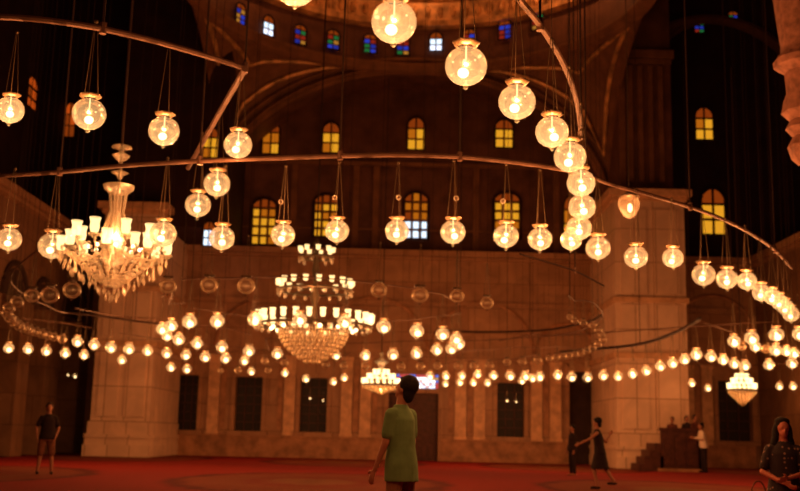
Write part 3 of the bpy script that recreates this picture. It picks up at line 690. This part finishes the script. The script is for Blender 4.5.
for q in range(NA):
    a = 2*PI*q/NA+.12; inner = q % 2; R_ = .52 if inner else .70; zb_ = .12 if inner else -.06
    g = MB(); g.tube([(.1*math.cos(a), .1*math.sin(a), -.12), (R_*.5*math.cos(a), R_*.5*math.sin(a), -.26), (R_*.85*math.cos(a), R_*.85*math.sin(a), -.22), (R_*math.cos(a), R_*math.sin(a), zb_-.14)], .013, 6); g.build('arm', CRYS, ch)
    p = (R_*math.cos(a), R_*math.sin(a), zb_)
    if sh is None: sh = tulip(.072, .20).build('lamp_shade', SHADE, ch, loc=p)
    else: inst(sh, ch, p)
    g = MB(); g.lathe([(.01, -.17), (.075, -.13), (.08, -.11), (.03, -.1)], 12, cap=False); g.build('drip_pan', CRYS, ch, loc=p)
cr = None
for ringr, zz, cnt in ((.70, -.24, 22), (.64, -.33, 20), (.54, -.42, 18), (.42, -.50, 15), (.30, -.58, 12), (.18, -.66, 8), (.07, -.74, 4)):
    for q in range(cnt):
        a = 2*PI*(q+.3*(cnt % 3))/cnt; p = (ringr*math.cos(a), ringr*math.sin(a), zz)
        if cr is None: cr = crystal(.095).build('crystal_drop', CRYS, ch, loc=p)
        else: inst(cr, ch, p, a, random.uniform(.85, 1.15))
g = MB()
for q in range(28):
    a = 2*PI*q/28
    for w_ in range(12):
        t = w_/11; rr_ = .68*(1-t)+.08*t; g.ball((rr_*math.cos(a), rr_*math.sin(a), -.14-.5*t), .024, 6)
nb = g.build('bead_net', CRYS, ch); nb['kind'] = 'stuff'
plight('chandelier_light', (0, 0, .02), 45, ch); plight('chandelier_light', (.2, -.3, -.18), 10, ch); plight('chandelier_light', (-.3, -.25, -.2), 8, ch)
ib = None
for q in range(8):
    a = 2*PI*q/8+.3; p = (.33*math.cos(a), .33*math.sin(a), -.1)
    if ib is None: g = MB(); g.ball((0, 0, 0), .028, 8); ib = g.build('inner_bulb', BULB, ch, loc=p)
    else: inst(ib, ch, p)
g = MB(); g.tube([(0, 0, zd-.1), (0, 0, zt)], .022, 8); g.build('centre_rod', BRASS, ch)

# 2. big tiered chandelier
D2 = 26.0; c2 = PY(314, 318, D2)
ch = thing('tiered_chandelier', c2, 'big chandelier of three lit tiers over a crystal bowl, at left of centre', 'chandelier')
sh2 = None
tiers = [(PY(312, 318, D2).z-c2.z, 1.44, 28, .14, .22), (PY(318, 283, D2).z-c2.z, .93, 18, .13, .155), (PY(321, 250, D2).z-c2.z, .42, 9, .12, .13)]
fringe = None
for ti, (zz, R_, cnt, wr, hh) in enumerate(tiers):
    g = MB(); g.tube([(R_*math.cos(2*PI*q/48), R_*math.sin(2*PI*q/48), zz-.2) for q in range(48)], .035, 6, close=True)
    g.build('tier_ring', BRASS, ch)
    g = MB()
    for q in range(8):
        a = 2*PI*q/8; g.tube([(.06*math.cos(a), .06*math.sin(a), zz-.1), (R_*math.cos(a), R_*math.sin(a), zz-.2)], .015, 5)
    g.build('spokes', BRASS, ch)
    first = None
    for q in range(cnt):
        a = 2*PI*q/cnt; p = (R_*math.cos(a), R_*math.sin(a), zz)
        if first is None: first = tulip(wr*.52, hh, 8).build('lamp_shade', SHADEH if ti == 0 else SHADE, ch, loc=p)
        else: inst(first, ch, p)
    for q in range(cnt):
        a = 2*PI*(q+.5)/cnt; p = (R_*.98*math.cos(a), R_*.98*math.sin(a), zz-.27)
        if fringe is None: g = MB(); g.ball((0, 0, 0), .045, 6, sc=(1, 1, 1.8)); fringe = g.build('crystal_drop', CRYS, ch, loc=p)
        else: inst(fringe, ch, p)
g = MB(); zb0 = PY(314, 331, D2).z-c2.z; zb1 = PY(314, 361, D2).z-c2.z
for lev in range(9):
    t = lev/8; rr_ = .84*math.cos(t*PI/2*.9)**.8; zz = zb0+(zb1-zb0)*t; cnt = max(8, int(44*rr_))
    for q in range(cnt):
        a = 2*PI*(q+.5*(lev % 2))/cnt; g.ball((rr_*math.cos(a), rr_*math.sin(a), zz), .05, 6, sc=(1, 1, 1.5))
bb = g.build('crystal_bowl', CRYSD, ch); bb['kind'] = 'stuff'
g = MB(); g.lathe([(.04, zb0), (.1, 0), (.05, .3), (.12, .5), (.05, .9), (.1, 1.2), (.05, 1.5), (.09, 1.9), (.02, 2.0)], 12); g.build('stem', BRASS, ch)
g = MB(); g.tube([(0, 0, 1.9), (0, 0, 17)], .02, 6); g.build('chain', CABLE, ch)
ib = None
for q in range(14):
    a = 2*PI*q/14; p = (1.05*math.cos(a), 1.05*math.sin(a), -.28)
    if ib is None: g = MB(); g.ball((0, 0, 0), .05, 6); ib = g.build('lower_bulb', BULB, ch, loc=p)
    else: inst(ib, ch, p)
plight('chandelier_light', (0, -1.3, .1), 50, ch); plight('chandelier_light', (0, 1.3, .1), 50, ch); plight('chandelier_light', (0, 0, .8), 40, ch); plight('chandelier_light', (0, 0, 1.6), 25, ch); 
# 3. small far chandeliers
def small_ch(px, py, D, width, label, zcrown, zlow, pw):
    c = PY(px, py, D); ch = thing('small_crystal_chandelier', c, label, 'chandelier'); R_ = width*D/FPX/2
    first = None
    for lev, (rf, zf, cnt) in enumerate(((1.0, 0, 18), (.72, .18, 12), (.4, .34, 8))):
        for q in range(cnt):
            a = 2*PI*(q+.3*lev)/cnt; p = (R_*rf*math.cos(a), R_*rf*math.sin(a), zf)
            if first is None: first = tulip(.065, .2, 8).build('lamp_shade', SHADEH, ch, loc=p)
            else: inst(first, ch, p)
        g = MB(); g.tube([(R_*rf*math.cos(2*PI*q/24), R_*rf*math.sin(2*PI*q/24), zf-.14) for q in range(24)], .03, 5, close=True); g.build('tier_ring', BRASS, ch)
    g = MB()
    for lev in range(8):
        t = lev/7; rr_ = R_*.88*(1-t)+.05; zz = -.2+(zlow+.2)*t; cnt = max(6, int(26*rr_/R_))
        for q in range(cnt):
            a = 2*PI*q/cnt; g.ball((rr_*math.cos(a), rr_*math.sin(a), zz), .05, 6, sc=(1, 1, 1.7))
    b_ = g.build('crystal_basket', CRYSD, ch); b_['kind'] = 'stuff'
    g = MB(); g.lathe([(.05, .1), (.12, zcrown-.35), (.28, zcrown-.25), (.3, zcrown-.2), (.08, zcrown-.1), (.05, zcrown), (.12, zcrown+.08), (.02, zcrown+.15)], 12); g.build('crown', CRYS, ch)
    g = MB(); g.tube([(0, 0, zcrown), (0, 0, 12)], .02, 5); g.build('chain', CABLE, ch)
    plight('chandelier_light', (0, 0, .1), pw, ch); plight('chandelier_light', (0, -.2, -.35), pw*.25, ch)
small_ch(381, 381, 40, 36, 'small blazing crystal chandelier just left of the standing man\'s head', .95, -.42, 60)
small_ch(742, 386, 38, 26, 'small crystal chandelier with pointed base before the right dark window', .55, -.62, 40)
# 4. hazy glass lantern high before the right pillar
c = PY(629, 207, 22); ln = thing('glass_lantern', c, 'small lit glass lantern before the top of the right pillar', 'lantern')
g = MB(); g.lathe([(.05, -.24), (.12, -.2), (.2, -.05), (.24, .08), (.2, .2), (.08, .26), (.05, .3)], 8, cap=False); g.build('glass_body', GLOBEU, ln)
g = MB(); g.ball((.02, 0, -.02), .055, 10, sc=(1, 1, 1.8)); g.build('bulb', BULB, ln)
g = MB(); g.lathe([(.2, .2), (.24, .22), (.1, .3), (.03, .34), (.02, .4)], 8); g.tube([(0, 0, .4), (0, 0, 9)], .01, 5); g.build('lantern_cap', BRASS, ln)
plight('bulb_light', (0, 0, 0), 18, ln)
# unseen lamps added above the frame to brighten the gilded dome frieze
for i, (x, y, z, W_) in enumerate(((-6.6, 44.2, 22.9, 330), (7.0, 44.6, 22.9, 420), (.6, 47.5, 23.6, 110))):
    t = thing('ledge_lamp', (x, y, z), 'lit lamp on the dome ledge, %s' % ('left', 'right', 'middle')[i], 'lamp')
    g = MB(); g.ball((0, 0, 0), .14, 10); g.build('glass_globe', GLOBE, t); g = MB(); g.ball((0, 0, 0), .05, 8); g.build('bulb', BULB, t)
    plight('bulb_light', (0, 0, .1), W_, t)

# carved stone bracket stack at the upper right, nearest
p = PY(806, 60, 14)
cv = thing('carved_column', (p.x, 14, 0), 'carved pinkish column fragment with stacked brackets at the upper right edge', 'column')
CARV = plain('pink_carved_stone', (.36, .17, .115), .6, 0, .4, 9, .4)
def zz_(py): return PY(800, py, 14).z
def hw(px, py): return max(.05, p.x-PY(px, py, 14).x)
prof = [(hw(772, -30), zz_(-30)), (hw(777, 5), zz_(5)), (hw(783, 45), zz_(45)), (hw(783, 52), zz_(52)), (hw(776, 60), zz_(60)), (hw(777, 66), zz_(66)), (hw(787, 72), zz_(72)), (hw(789, 92), zz_(92)), (hw(786, 100), zz_(100)), (hw(784, 112), zz_(112)), (hw(792, 120), zz_(120)), (hw(788, 128), zz_(128)), (hw(795, 136), zz_(136)), (hw(790, 146), zz_(146)), (hw(794, 158), zz_(158)), (hw(800, 164), zz_(164))]
prof = prof[::-1]
def octa(r, z, n_=8, tw_=0.0, bump=0.0): return [Vector(((r+bump*(j % 2))*math.cos(2*PI*j/n_+tw_), (r+bump*(j % 2))*math.sin(2*PI*j/n_+tw_), z)) for j in range(n_)]
g = MB(); g.rings([octa(r, z, 16, 0, .02) for r, z in prof]); g.build('bracket_stack', CARV, cv)
g = MB(); g.tube([(0, 0, prof[-1][1]), (0, 0, 18)], prof[-1][0]*.9, 12); g.build('upper_shaft', CARV, cv)
g = MB()
for q in range(10):
    a = 2*PI*q/10; r0 = hw(781, 58)
    g.ball((r0*math.cos(a), r0*math.sin(a), zz_(60)), .06, 8, sc=(1, 1, 1.3)); r1 = hw(789, 108); g.ball((r1*math.cos(a), r1*math.sin(a), zz_(110)), .06, 8, sc=(1, 1, 1.2))
    r1 = hw(793, 146); g.ball((r1*math.cos(a), r1*math.sin(a), zz_(147)), .05, 8)
g.build('carved_leaves', CARV, cv)

# ------------------------------------------------------------------ stepped platform at right
YP = 43.4
xa, xb = PY(661, 450, YP).x, PY(701, 450, YP).x; zp = PY(680, 428, YP).z
pf = thing('stepped_platform', ((xa+xb)/2, YP, 0), 'dark wooden platform with parapet and steps before the right pillar', 'platform')
W2 = (xb-xa)/2; ox = pf.location.x
g = MB(); g.box((-W2, 0, 0), (W2, .1, zp-.12)); g.box((-W2, 0, 0), (-W2+.1, 2.0, .6)); g.box((W2-.1, 0, 0), (W2, 2.0, zp-.12))
g.build('parapet', WOOD, pf, False)
g = MB()
for q in range(3):
    x0 = -W2+.12+q*(2*W2-.2)/3; g.box((x0, -.04, .25), (x0+(2*W2-.2)/3-.1, 0, zp-.35))
g.build('parapet_panel', WOOD, pf, False)
g = MB(); g.box((-W2-.05, -.07, zp-.12), (W2+.05, .15, zp)); g.build('rail', WOOD, pf, False)
g = MB(); g.box((-W2, .1, 0), (W2-.1, 2.0, .55)); g.build('deck', WOOD, pf, False)
g = MB(); g.box((-W2-.15, -.12, 0), (W2+.1, 0, .12)); g.build('kick_board', MARBD, pf, False)
for q in range(4):
    g = MB(); g.box((-W2-.22*(4-q), .1, 0), (-W2-.22*(3-q), 1.6, .28*(q+1))); g.build('step', WOOD, pf, False)

# ------------------------------------------------------------------ people
def remesh(mb, name, m, parent, vox, smooth_it=3):
    me = bpy.data.meshes.new('tmp'); bmesh.ops.recalc_face_normals(mb.bm, faces=mb.bm.faces); mb.bm.to_mesh(me); mb.bm.free()
    o = bpy.data.objects.new('tmp', me); C.objects.link(o)
    r = o.modifiers.new('r', 'REMESH'); r.mode = 'VOXEL'; r.voxel_size = vox; r.use_smooth_shade = True
    s = o.modifiers.new('s', 'SMOOTH'); s.iterations = smooth_it; s.factor = .5
    dg = bpy.context.evaluated_depsgraph_get(); me2 = bpy.data.meshes.new_from_object(o.evaluated_get(dg))
    bpy.data.objects.remove(o); me2.name = name; me2.materials.clear(); me2.materials.append(m)
    me2.polygons.foreach_set('use_smooth', [True]*len(me2.polygons))
    q = bpy.data.objects.new(name, me2); C.objects.link(q); q.parent = parent; return q
def limb(mb, pts, rads, n=10):
    pts = [Vector(p) for p in pts]; P2, R2 = [], []
    for i in range(len(pts)-1):
        for q in range(5):
            t = q/5; P2.append(pts[i].lerp(pts[i+1], t)); R2.append(rads[i]+(rads[i+1]-rads[i])*t)
    P2.append(pts[-1]); R2.append(rads[-1]); mb.tube(P2, R2, n)
    for p_, r_ in zip(pts, rads): mb.ball(p_, r_*.99, n)
def hand(mb, w_, dirv, side, fine):
    """palm, four unequal bent fingers and a thumb, hanging along dirv from the wrist"""
    d = Vector(dirv).normalized(); palm_n = Vector((side, 0, 0)); palm_n = (palm_n-d*palm_n.dot(d)).normalized(); across = d.cross(palm_n).normalized()
    if across.y < 0: across = -across       # +y = thumb side
    w_ = Vector(w_)
    for q in (-1, -.33, .33, 1): limb(mb, [w_, w_+d*.09+across*.024*q], [.017, .0125], 8)
    for q, ln_ in ((-1, .060), (-.35, .075), (.35, .082), (1, .070)):
        b0 = w_+d*.085+across*.031*q; b1 = b0+d*ln_*.55-palm_n*.004; b2 = b1+(d*.8-palm_n*.55).normalized()*ln_*.5
        limb(mb, [b0, b1, b2], [.0100, .0090, .0075], 7)
    t0 = w_+d*.03+across*.02; t1 = t0+(d*.55+across*.75).normalized()*.045; t2 = t1+(d*.95+across*.25-palm_n*.2).normalized()*.032
    limb(mb, [t0, t1, t2], [.014, .0115, .009], 8)
def person(name, loc, rz, H, label, skin, hairc, top, bottom, arms, legs=None, head=(0, 0), hair='short', topkind='tee', bottomkind='trousers', vox=.014, shoes=None, lean=0, hem=.86):
    s = H/1.75
    r = thing(name, loc, label, 'person', None, rz); r.scale = (s, s, s)
    legs = legs or {'l': [(-.09, 0, .93), (-.11, .01, .50), (-.12, -.02, .09)], 'r': [(.09, 0, .93), (.11, .01, .50), (.12, -.02, .09)]}
    b = MB()
    L_ = lambda y: lean*(y-.93)
    tors = [((0, L_(.88), .88), .13, .095), ((0, L_(.95), .95), .165, .115), ((0, L_(1.08), 1.08), .138, .098), ((0, L_(1.22), 1.22), .152, .11), ((0, L_(1.34), 1.34), .160, .108), ((0, L_(1.41), 1.41), .125, .082), ((0, L_(1.48), 1.48), .062, .056)]
    b.loft(tors, 20)
    nk = Vector((0, L_(1.5), 1.46)); yaw, pitch = head
    hd = Matrix.Rotation(yaw, 3, 'Z') @ Matrix.Rotation(pitch, 3, 'X')
    hb = Vector((0, L_(1.55)-.01, 1.53))
    def hp(x, y, z): return hb+hd @ Vector((x, y, z))
    limb(b, [nk-Vector((0, 0, .05)), hb+hd @ Vector((0, 0, .02))], [.062, .056])
    def hball(c, r_, sc_):
        g = MB(); g.ball((0, 0, 0), r_, 14, sc=sc_); vs = {}
        for v in g.bm.verts: vs[v] = b.bm.verts.new(hb+hd @ (Vector(c)+v.co))
        for f_ in g.bm.faces: b.bm.faces.new([vs[v] for v in f_.verts])
        g.bm.free()
    hball((0, -.005, .125), .088, (.88, 1.08, 1.12)); hball((0, .03, .06), .062, (.9, 1, .95)); hball((0, .055, .02), .03, (1.1, 1, .8))
    hball((0, .098, .085), .014, (.8, 1.2, 1.5)); hball((0, .088, .045), .016, (1.3, .7, .5))
    for sx in (-1, 1):
        hball((sx*.078, -.005, .095), .02, (.4, .9, 1.4)); hball((sx*.03, .082, .125), .013, (1.4, .6, .6))
    for sd, sx in (('l', -1), ('r', 1)):
        a = [Vector(p_) for p_ in arms[sd]]
        a[0] = a[0]+Vector((0, L_(a[0].z), 0))
        limb(b, a, [.048, .038, .026]); hand(b, a[2], (a[2]-a[1]), sx, True)
        g_ = legs[sd]; limb(b, g_, [.088, .056, .040])
        ft = Vector(g_[2]); limb(b, [ft, ft+Vector((0, -.03, -.05)), ft+Vector((0, .15, -.062))], [.038, .034, .026])
    remesh(b, 'body', skin, r, min(vox, .012))
    # top
    e_ = .018
    t = MB(); hz = hem
    hb2 = 1.0 if topkind != 'dress' else 1.0
    t.loft([((0, L_(hz), hz), .205, .155), ((0, L_(.92), .92), .198, .148), ((0, L_(1.08), 1.08), .172, .128), ((0, L_(1.22), 1.22), .170, .13), ((0, L_(1.34), 1.34), .176, .124), ((0, L_(1.405), 1.405), .142, .098), ((0, L_(1.45), 1.45), .095, .078), ((0, L_(1.485), 1.485), .072, .068)], 24)
    for sd in ('l', 'r'):
        a = [Vector(p_) for p_ in arms[sd]]; a[0] = a[0]+Vector((0, L_(a[0].z), 0)); 
        if topkind == 'long': limb(t, [a[0], a[1], a[1].lerp(a[2], .95)], [.060, .050, .036])
        elif topkind != 'sleeveless': limb(t, [a[0]*.75+Vector((0, 0, 1.40*.25)), a[0], a[0].lerp(a[1], .72)], [.066, .064, .060])
    remesh(t, {'dress': 'dress', 'sleeveless': 'dress'}.get(topkind, 'shirt'), top, r, vox)
    t = MB()
    if bottomkind == 'skirt':
        t.loft([((0, 0, .50), .27, .24), ((0, 0, .7), .225, .19), ((0, 0, .88), .19, .15), ((0, L_(1.02), 1.02), .16, .12)], 24); nm = 'skirt'
    elif bottomkind == 'longskirt':
        t.loft([((0, 0, .08), .26, .22), ((0, 0, .5), .22, .19), ((0, 0, .88), .19, .15), ((0, L_(1.02), 1.02), .16, .12)], 24); nm = 'skirt'
    else:
        t.loft([((0, 0, .82), .155, .115), ((0, 0, .95), .176, .126), ((0, 0, 1.0), .165, .12)], 20); nm = bottomkind
        for sd in ('l', 'r'):
            g_ = [Vector(q) for q in legs[sd]]
            if bottomkind == 'shorts': limb(t, [g_[0], g_[0].lerp(g_[1], .95)], [.105, .09])
            else: limb(t, [g_[0], g_[1], g_[1].lerp(g_[2], .95)], [.10, .075, .062])
    remesh(t, nm, bottom, r, vox)
    # hair
    hm = MB()
    def hb_(c, r_, sc_): 
        g = MB(); g.ball((0, 0, 0), r_, 14, sc=sc_); vs = {}
        for v in g.bm.verts: vs[v] = hm.bm.verts.new(hb+hd @ (Vector(c)+v.co))
        for f_ in g.bm.faces: hm.bm.faces.new([vs[v] for v in f_.verts])
        g.bm.free()
    hb_((0, -.026, .145), .096, (.96, 1.04, 1.06)); hb_((0, -.06, .09), .075, (1.05, .8, 1.15))
    if hair == 'thick': hb_((0, -.03, .165), .10, (1.0, 1.08, .98)); hb_((0, -.075, .06), .06, (1.1, .7, 1.1)); hb_((0, .045, .19), .05, (1.2, .9, .6))
    if hair == 'long':
        for sx in (-1, 1): hb_((sx*.08, -.02, .02), .055, (.8, 1.1, 2.6)); hb_((sx*.095, -.02, -.09), .055, (.9, 1.1, 2.0))
        hb_((0, -.075, .0), .08, (1.3, .6, 2.2)); hb_((0, -.02, .19), .085, (1.1, 1, .6))
    remesh(hm, 'hair', hairc, r, min(vox, .011))
    if shoes:
        sm = MB()
        for sd in ('l', 'r'):
            ft = Vector(legs[sd][2]); limb(sm, [ft+Vector((0, -.03, -.045)), ft+Vector((0, .15, -.055))], [.042, .034])
        remesh(sm, 'shoes', shoes, r, .014)
    return r
SK = plain('skin_tan', (.36, .16, .10), .55); SKD = plain('skin_brown', (.30, .12, .07), .55)
HAIR = plain('black_hair', (.010, .006, .005), .85, 0, .3, 40); 
TEE = plain('olive_green_cotton', (.12, .20, .085), .9, 0, .12, 12, .2); PANT = plain('brown_trousers', (.22, .10, .055), .9, 0, .15, 10)
BLK = plain('black_cloth', (.02, .010, .009), .9, 0, .2, 10); DKR = plain('dark_red_cloth', (.10, .03, .02), .9, 0, .3, 10); WHT = plain('white_cotton', (.75, .62, .50), .9)
BRC = plain('worn_maroon_shorts', (.16, .06, .035), .9, 0, .3, 8)
def floor_at(px, Y): return (px-400)/FPX*Y
AH = {'l': [(-.165, 0, 1.385), (-.235, -.02, 1.13), (-.245, .06, .88)], 'r': [(.165, 0, 1.385), (.235, -.02, 1.13), (.245, .06, .88)]}
# standing man, back three-quarter view, looking up to the left
Ym = 10.3; hx = PY(400, 430, Ym).x
man = person('person', (hx+.02, Ym, 0), math.radians(50), 1.76, 'man in a green t-shirt standing at centre, looking up at the lamps', SK, HAIR, TEE, PANT,
       {'l': [(-.165, 0, 1.385), (-.20, .05, 1.12), (-.21, .17, .87)], 'r': [(.165, 0, 1.385), (.20, .02, 1.13), (.18, .14, .90)]}, head=(math.radians(10), math.radians(22)), hair='thick', vox=.010, shoes=BLK, lean=.04, hem=.76)
man.scale = (man.scale.x*.92, man.scale.y*.95, man.scale.z)
# man at the left
p = floor_at(58, 27.5)
person('person', (p, 27.5, 0), math.radians(200), 1.80, 'man in dark t-shirt and shorts standing on the carpet at left', SK, HAIR, BLK, BRC,
       {'l': [(-.165, 0, 1.385), (-.26, -.02, 1.14), (-.20, .10, .93)], 'r': [(.165, 0, 1.385), (.27, -.03, 1.14), (.24, .06, .90)]}, legs={'l': [(-.09, 0, .93), (-.13, .04, .50), (-.16, -.02, .09)], 'r': [(.09, 0, .93), (.13, .01, .50), (.17, -.04, .09)]}, bottomkind='shorts', shoes=BLK)
# dark figure and striding woman at right of centre
p = floor_at(574, 36)
person('person', (p, 36, 0), math.radians(110), 1.66, 'slim person in all black standing before the dark doorway', SKD, HAIR, BLK, BLK, AH, topkind='long', vox=.016)
p = floor_at(601, 26.5)
person('person', (p, 26.5, 0), math.radians(75), 1.72, 'person in a dark knee-length dress striding left with arms out, near the right pillar', SK, HAIR, BLK, BLK,
       {'l': [(-.165, 0, 1.385), (-.27, .22, 1.24), (-.24, .46, 1.12)], 'r': [(.165, 0, 1.385), (.30, -.14, 1.17), (.34, -.22, 1.32)]},
       legs={'l': [(-.08, 0, .93), (-.07, .16, .52), (-.06, .06, .09)], 'r': [(.08, 0, .93), (.08, -.12, .52), (.08, -.34, .20)]}, topkind='sleeveless', bottomkind='skirt', hair='thick', lean=.12, shoes=BLK)
# group on the platform
for i, (px, py, lab, clo) in enumerate(((672, 417, 'leftmost of three people in dark clothes behind the platform parapet', DKR), (687, 416, 'middle of three people in dark clothes behind the platform parapet', BLK), (695, 415, 'rightmost of three people in dark clothes behind the platform parapet', DKR))):
    Y = YP+1.0+.25*(i % 2); q = PY(px, py, Y); 
    person('person', (q.x, Y, .55), math.radians((150, 190, 215)[i]), (q.z-.55), lab, SKD, HAIR, clo, BLK, AH, topkind='long', vox=.018)
p = PY(704, 440, 43.1)
person('person', (PY(703.5, 440, 43.0).x, 43.0, 0), math.radians(95), 1.97, 'man in white shirt and black trousers leaning at the platform\'s right end', SKD, HAIR, WHT, BLK,
       {'l': [(-.165, 0, 1.385), (-.23, .12, 1.18), (-.15, .38, 1.22)], 'r': [(.165, 0, 1.385), (.23, .10, 1.17), (.15, .35, 1.2)]}, topkind='long', vox=.016, lean=.16, shoes=BLK)
# woman at the right edge
m, nt, N, L, b = mat('patterned_dark_dress')
tc = N.new('ShaderNodeTexCoord'); vo = N.new('ShaderNodeTexVoronoi'); vo.inputs['Scale'].default_value = 16; L.new(tc.outputs['Object'], vo.inputs['Vector'])
rp = N.new('ShaderNodeValToRGB'); rp.color_ramp.elements[0].position = .16; rp.color_ramp.elements[0].color = (.26, .15, .12, 1); rp.color_ramp.elements[1].position = .28; rp.color_ramp.elements[1].color = (.02, .01, .012, 1)
L.new(vo.outputs['Distance'], rp.inputs[0]); L.new(rp.outputs[0], b.inputs['Base Color']); b.inputs['Roughness'].default_value = .9
DRS = m
SKR = plain('skin_warm', (.45, .15, .10), .55)
q = PY(783, 419, 10.6)
person('person', (PY(783, 450, 10.6).x, 10.6, 0), math.radians(168), q.z, 'woman with long dark hair and dark patterned dress at right edge, arms folded', SKR, HAIR, DRS, DRS,
       {'l': [(-.16, 0, 1.385), (-.25, .04, 1.12), (-.02, .22, 1.06)], 'r': [(.16, 0, 1.385), (.25, .04, 1.12), (.03, .21, 1.00)]}, head=(math.radians(8), math.radians(-4)), hair='long', bottomkind='longskirt', vox=.011, lean=.05)
bg = thing('handbag', (PY(762, 489, 10.4).x, 10.5, .62), 'dark handbag at the side of the woman at right edge', 'bag')
g = MB(); g.loft([((0, 0, -.12), .11, .05), ((0, 0, -.02), .12, .06), ((0, 0, .08), .09, .045), ((0, 0, .10), .085, .04)], 16); g.build('bag_body', BLK, bg)
g = MB(); g.tube([(-.07*math.cos(t*PI/8), 0, .09+.13*math.sin(t*PI/8)) for t in range(9)], .008, 6); g.build('handle', BRC, bg)
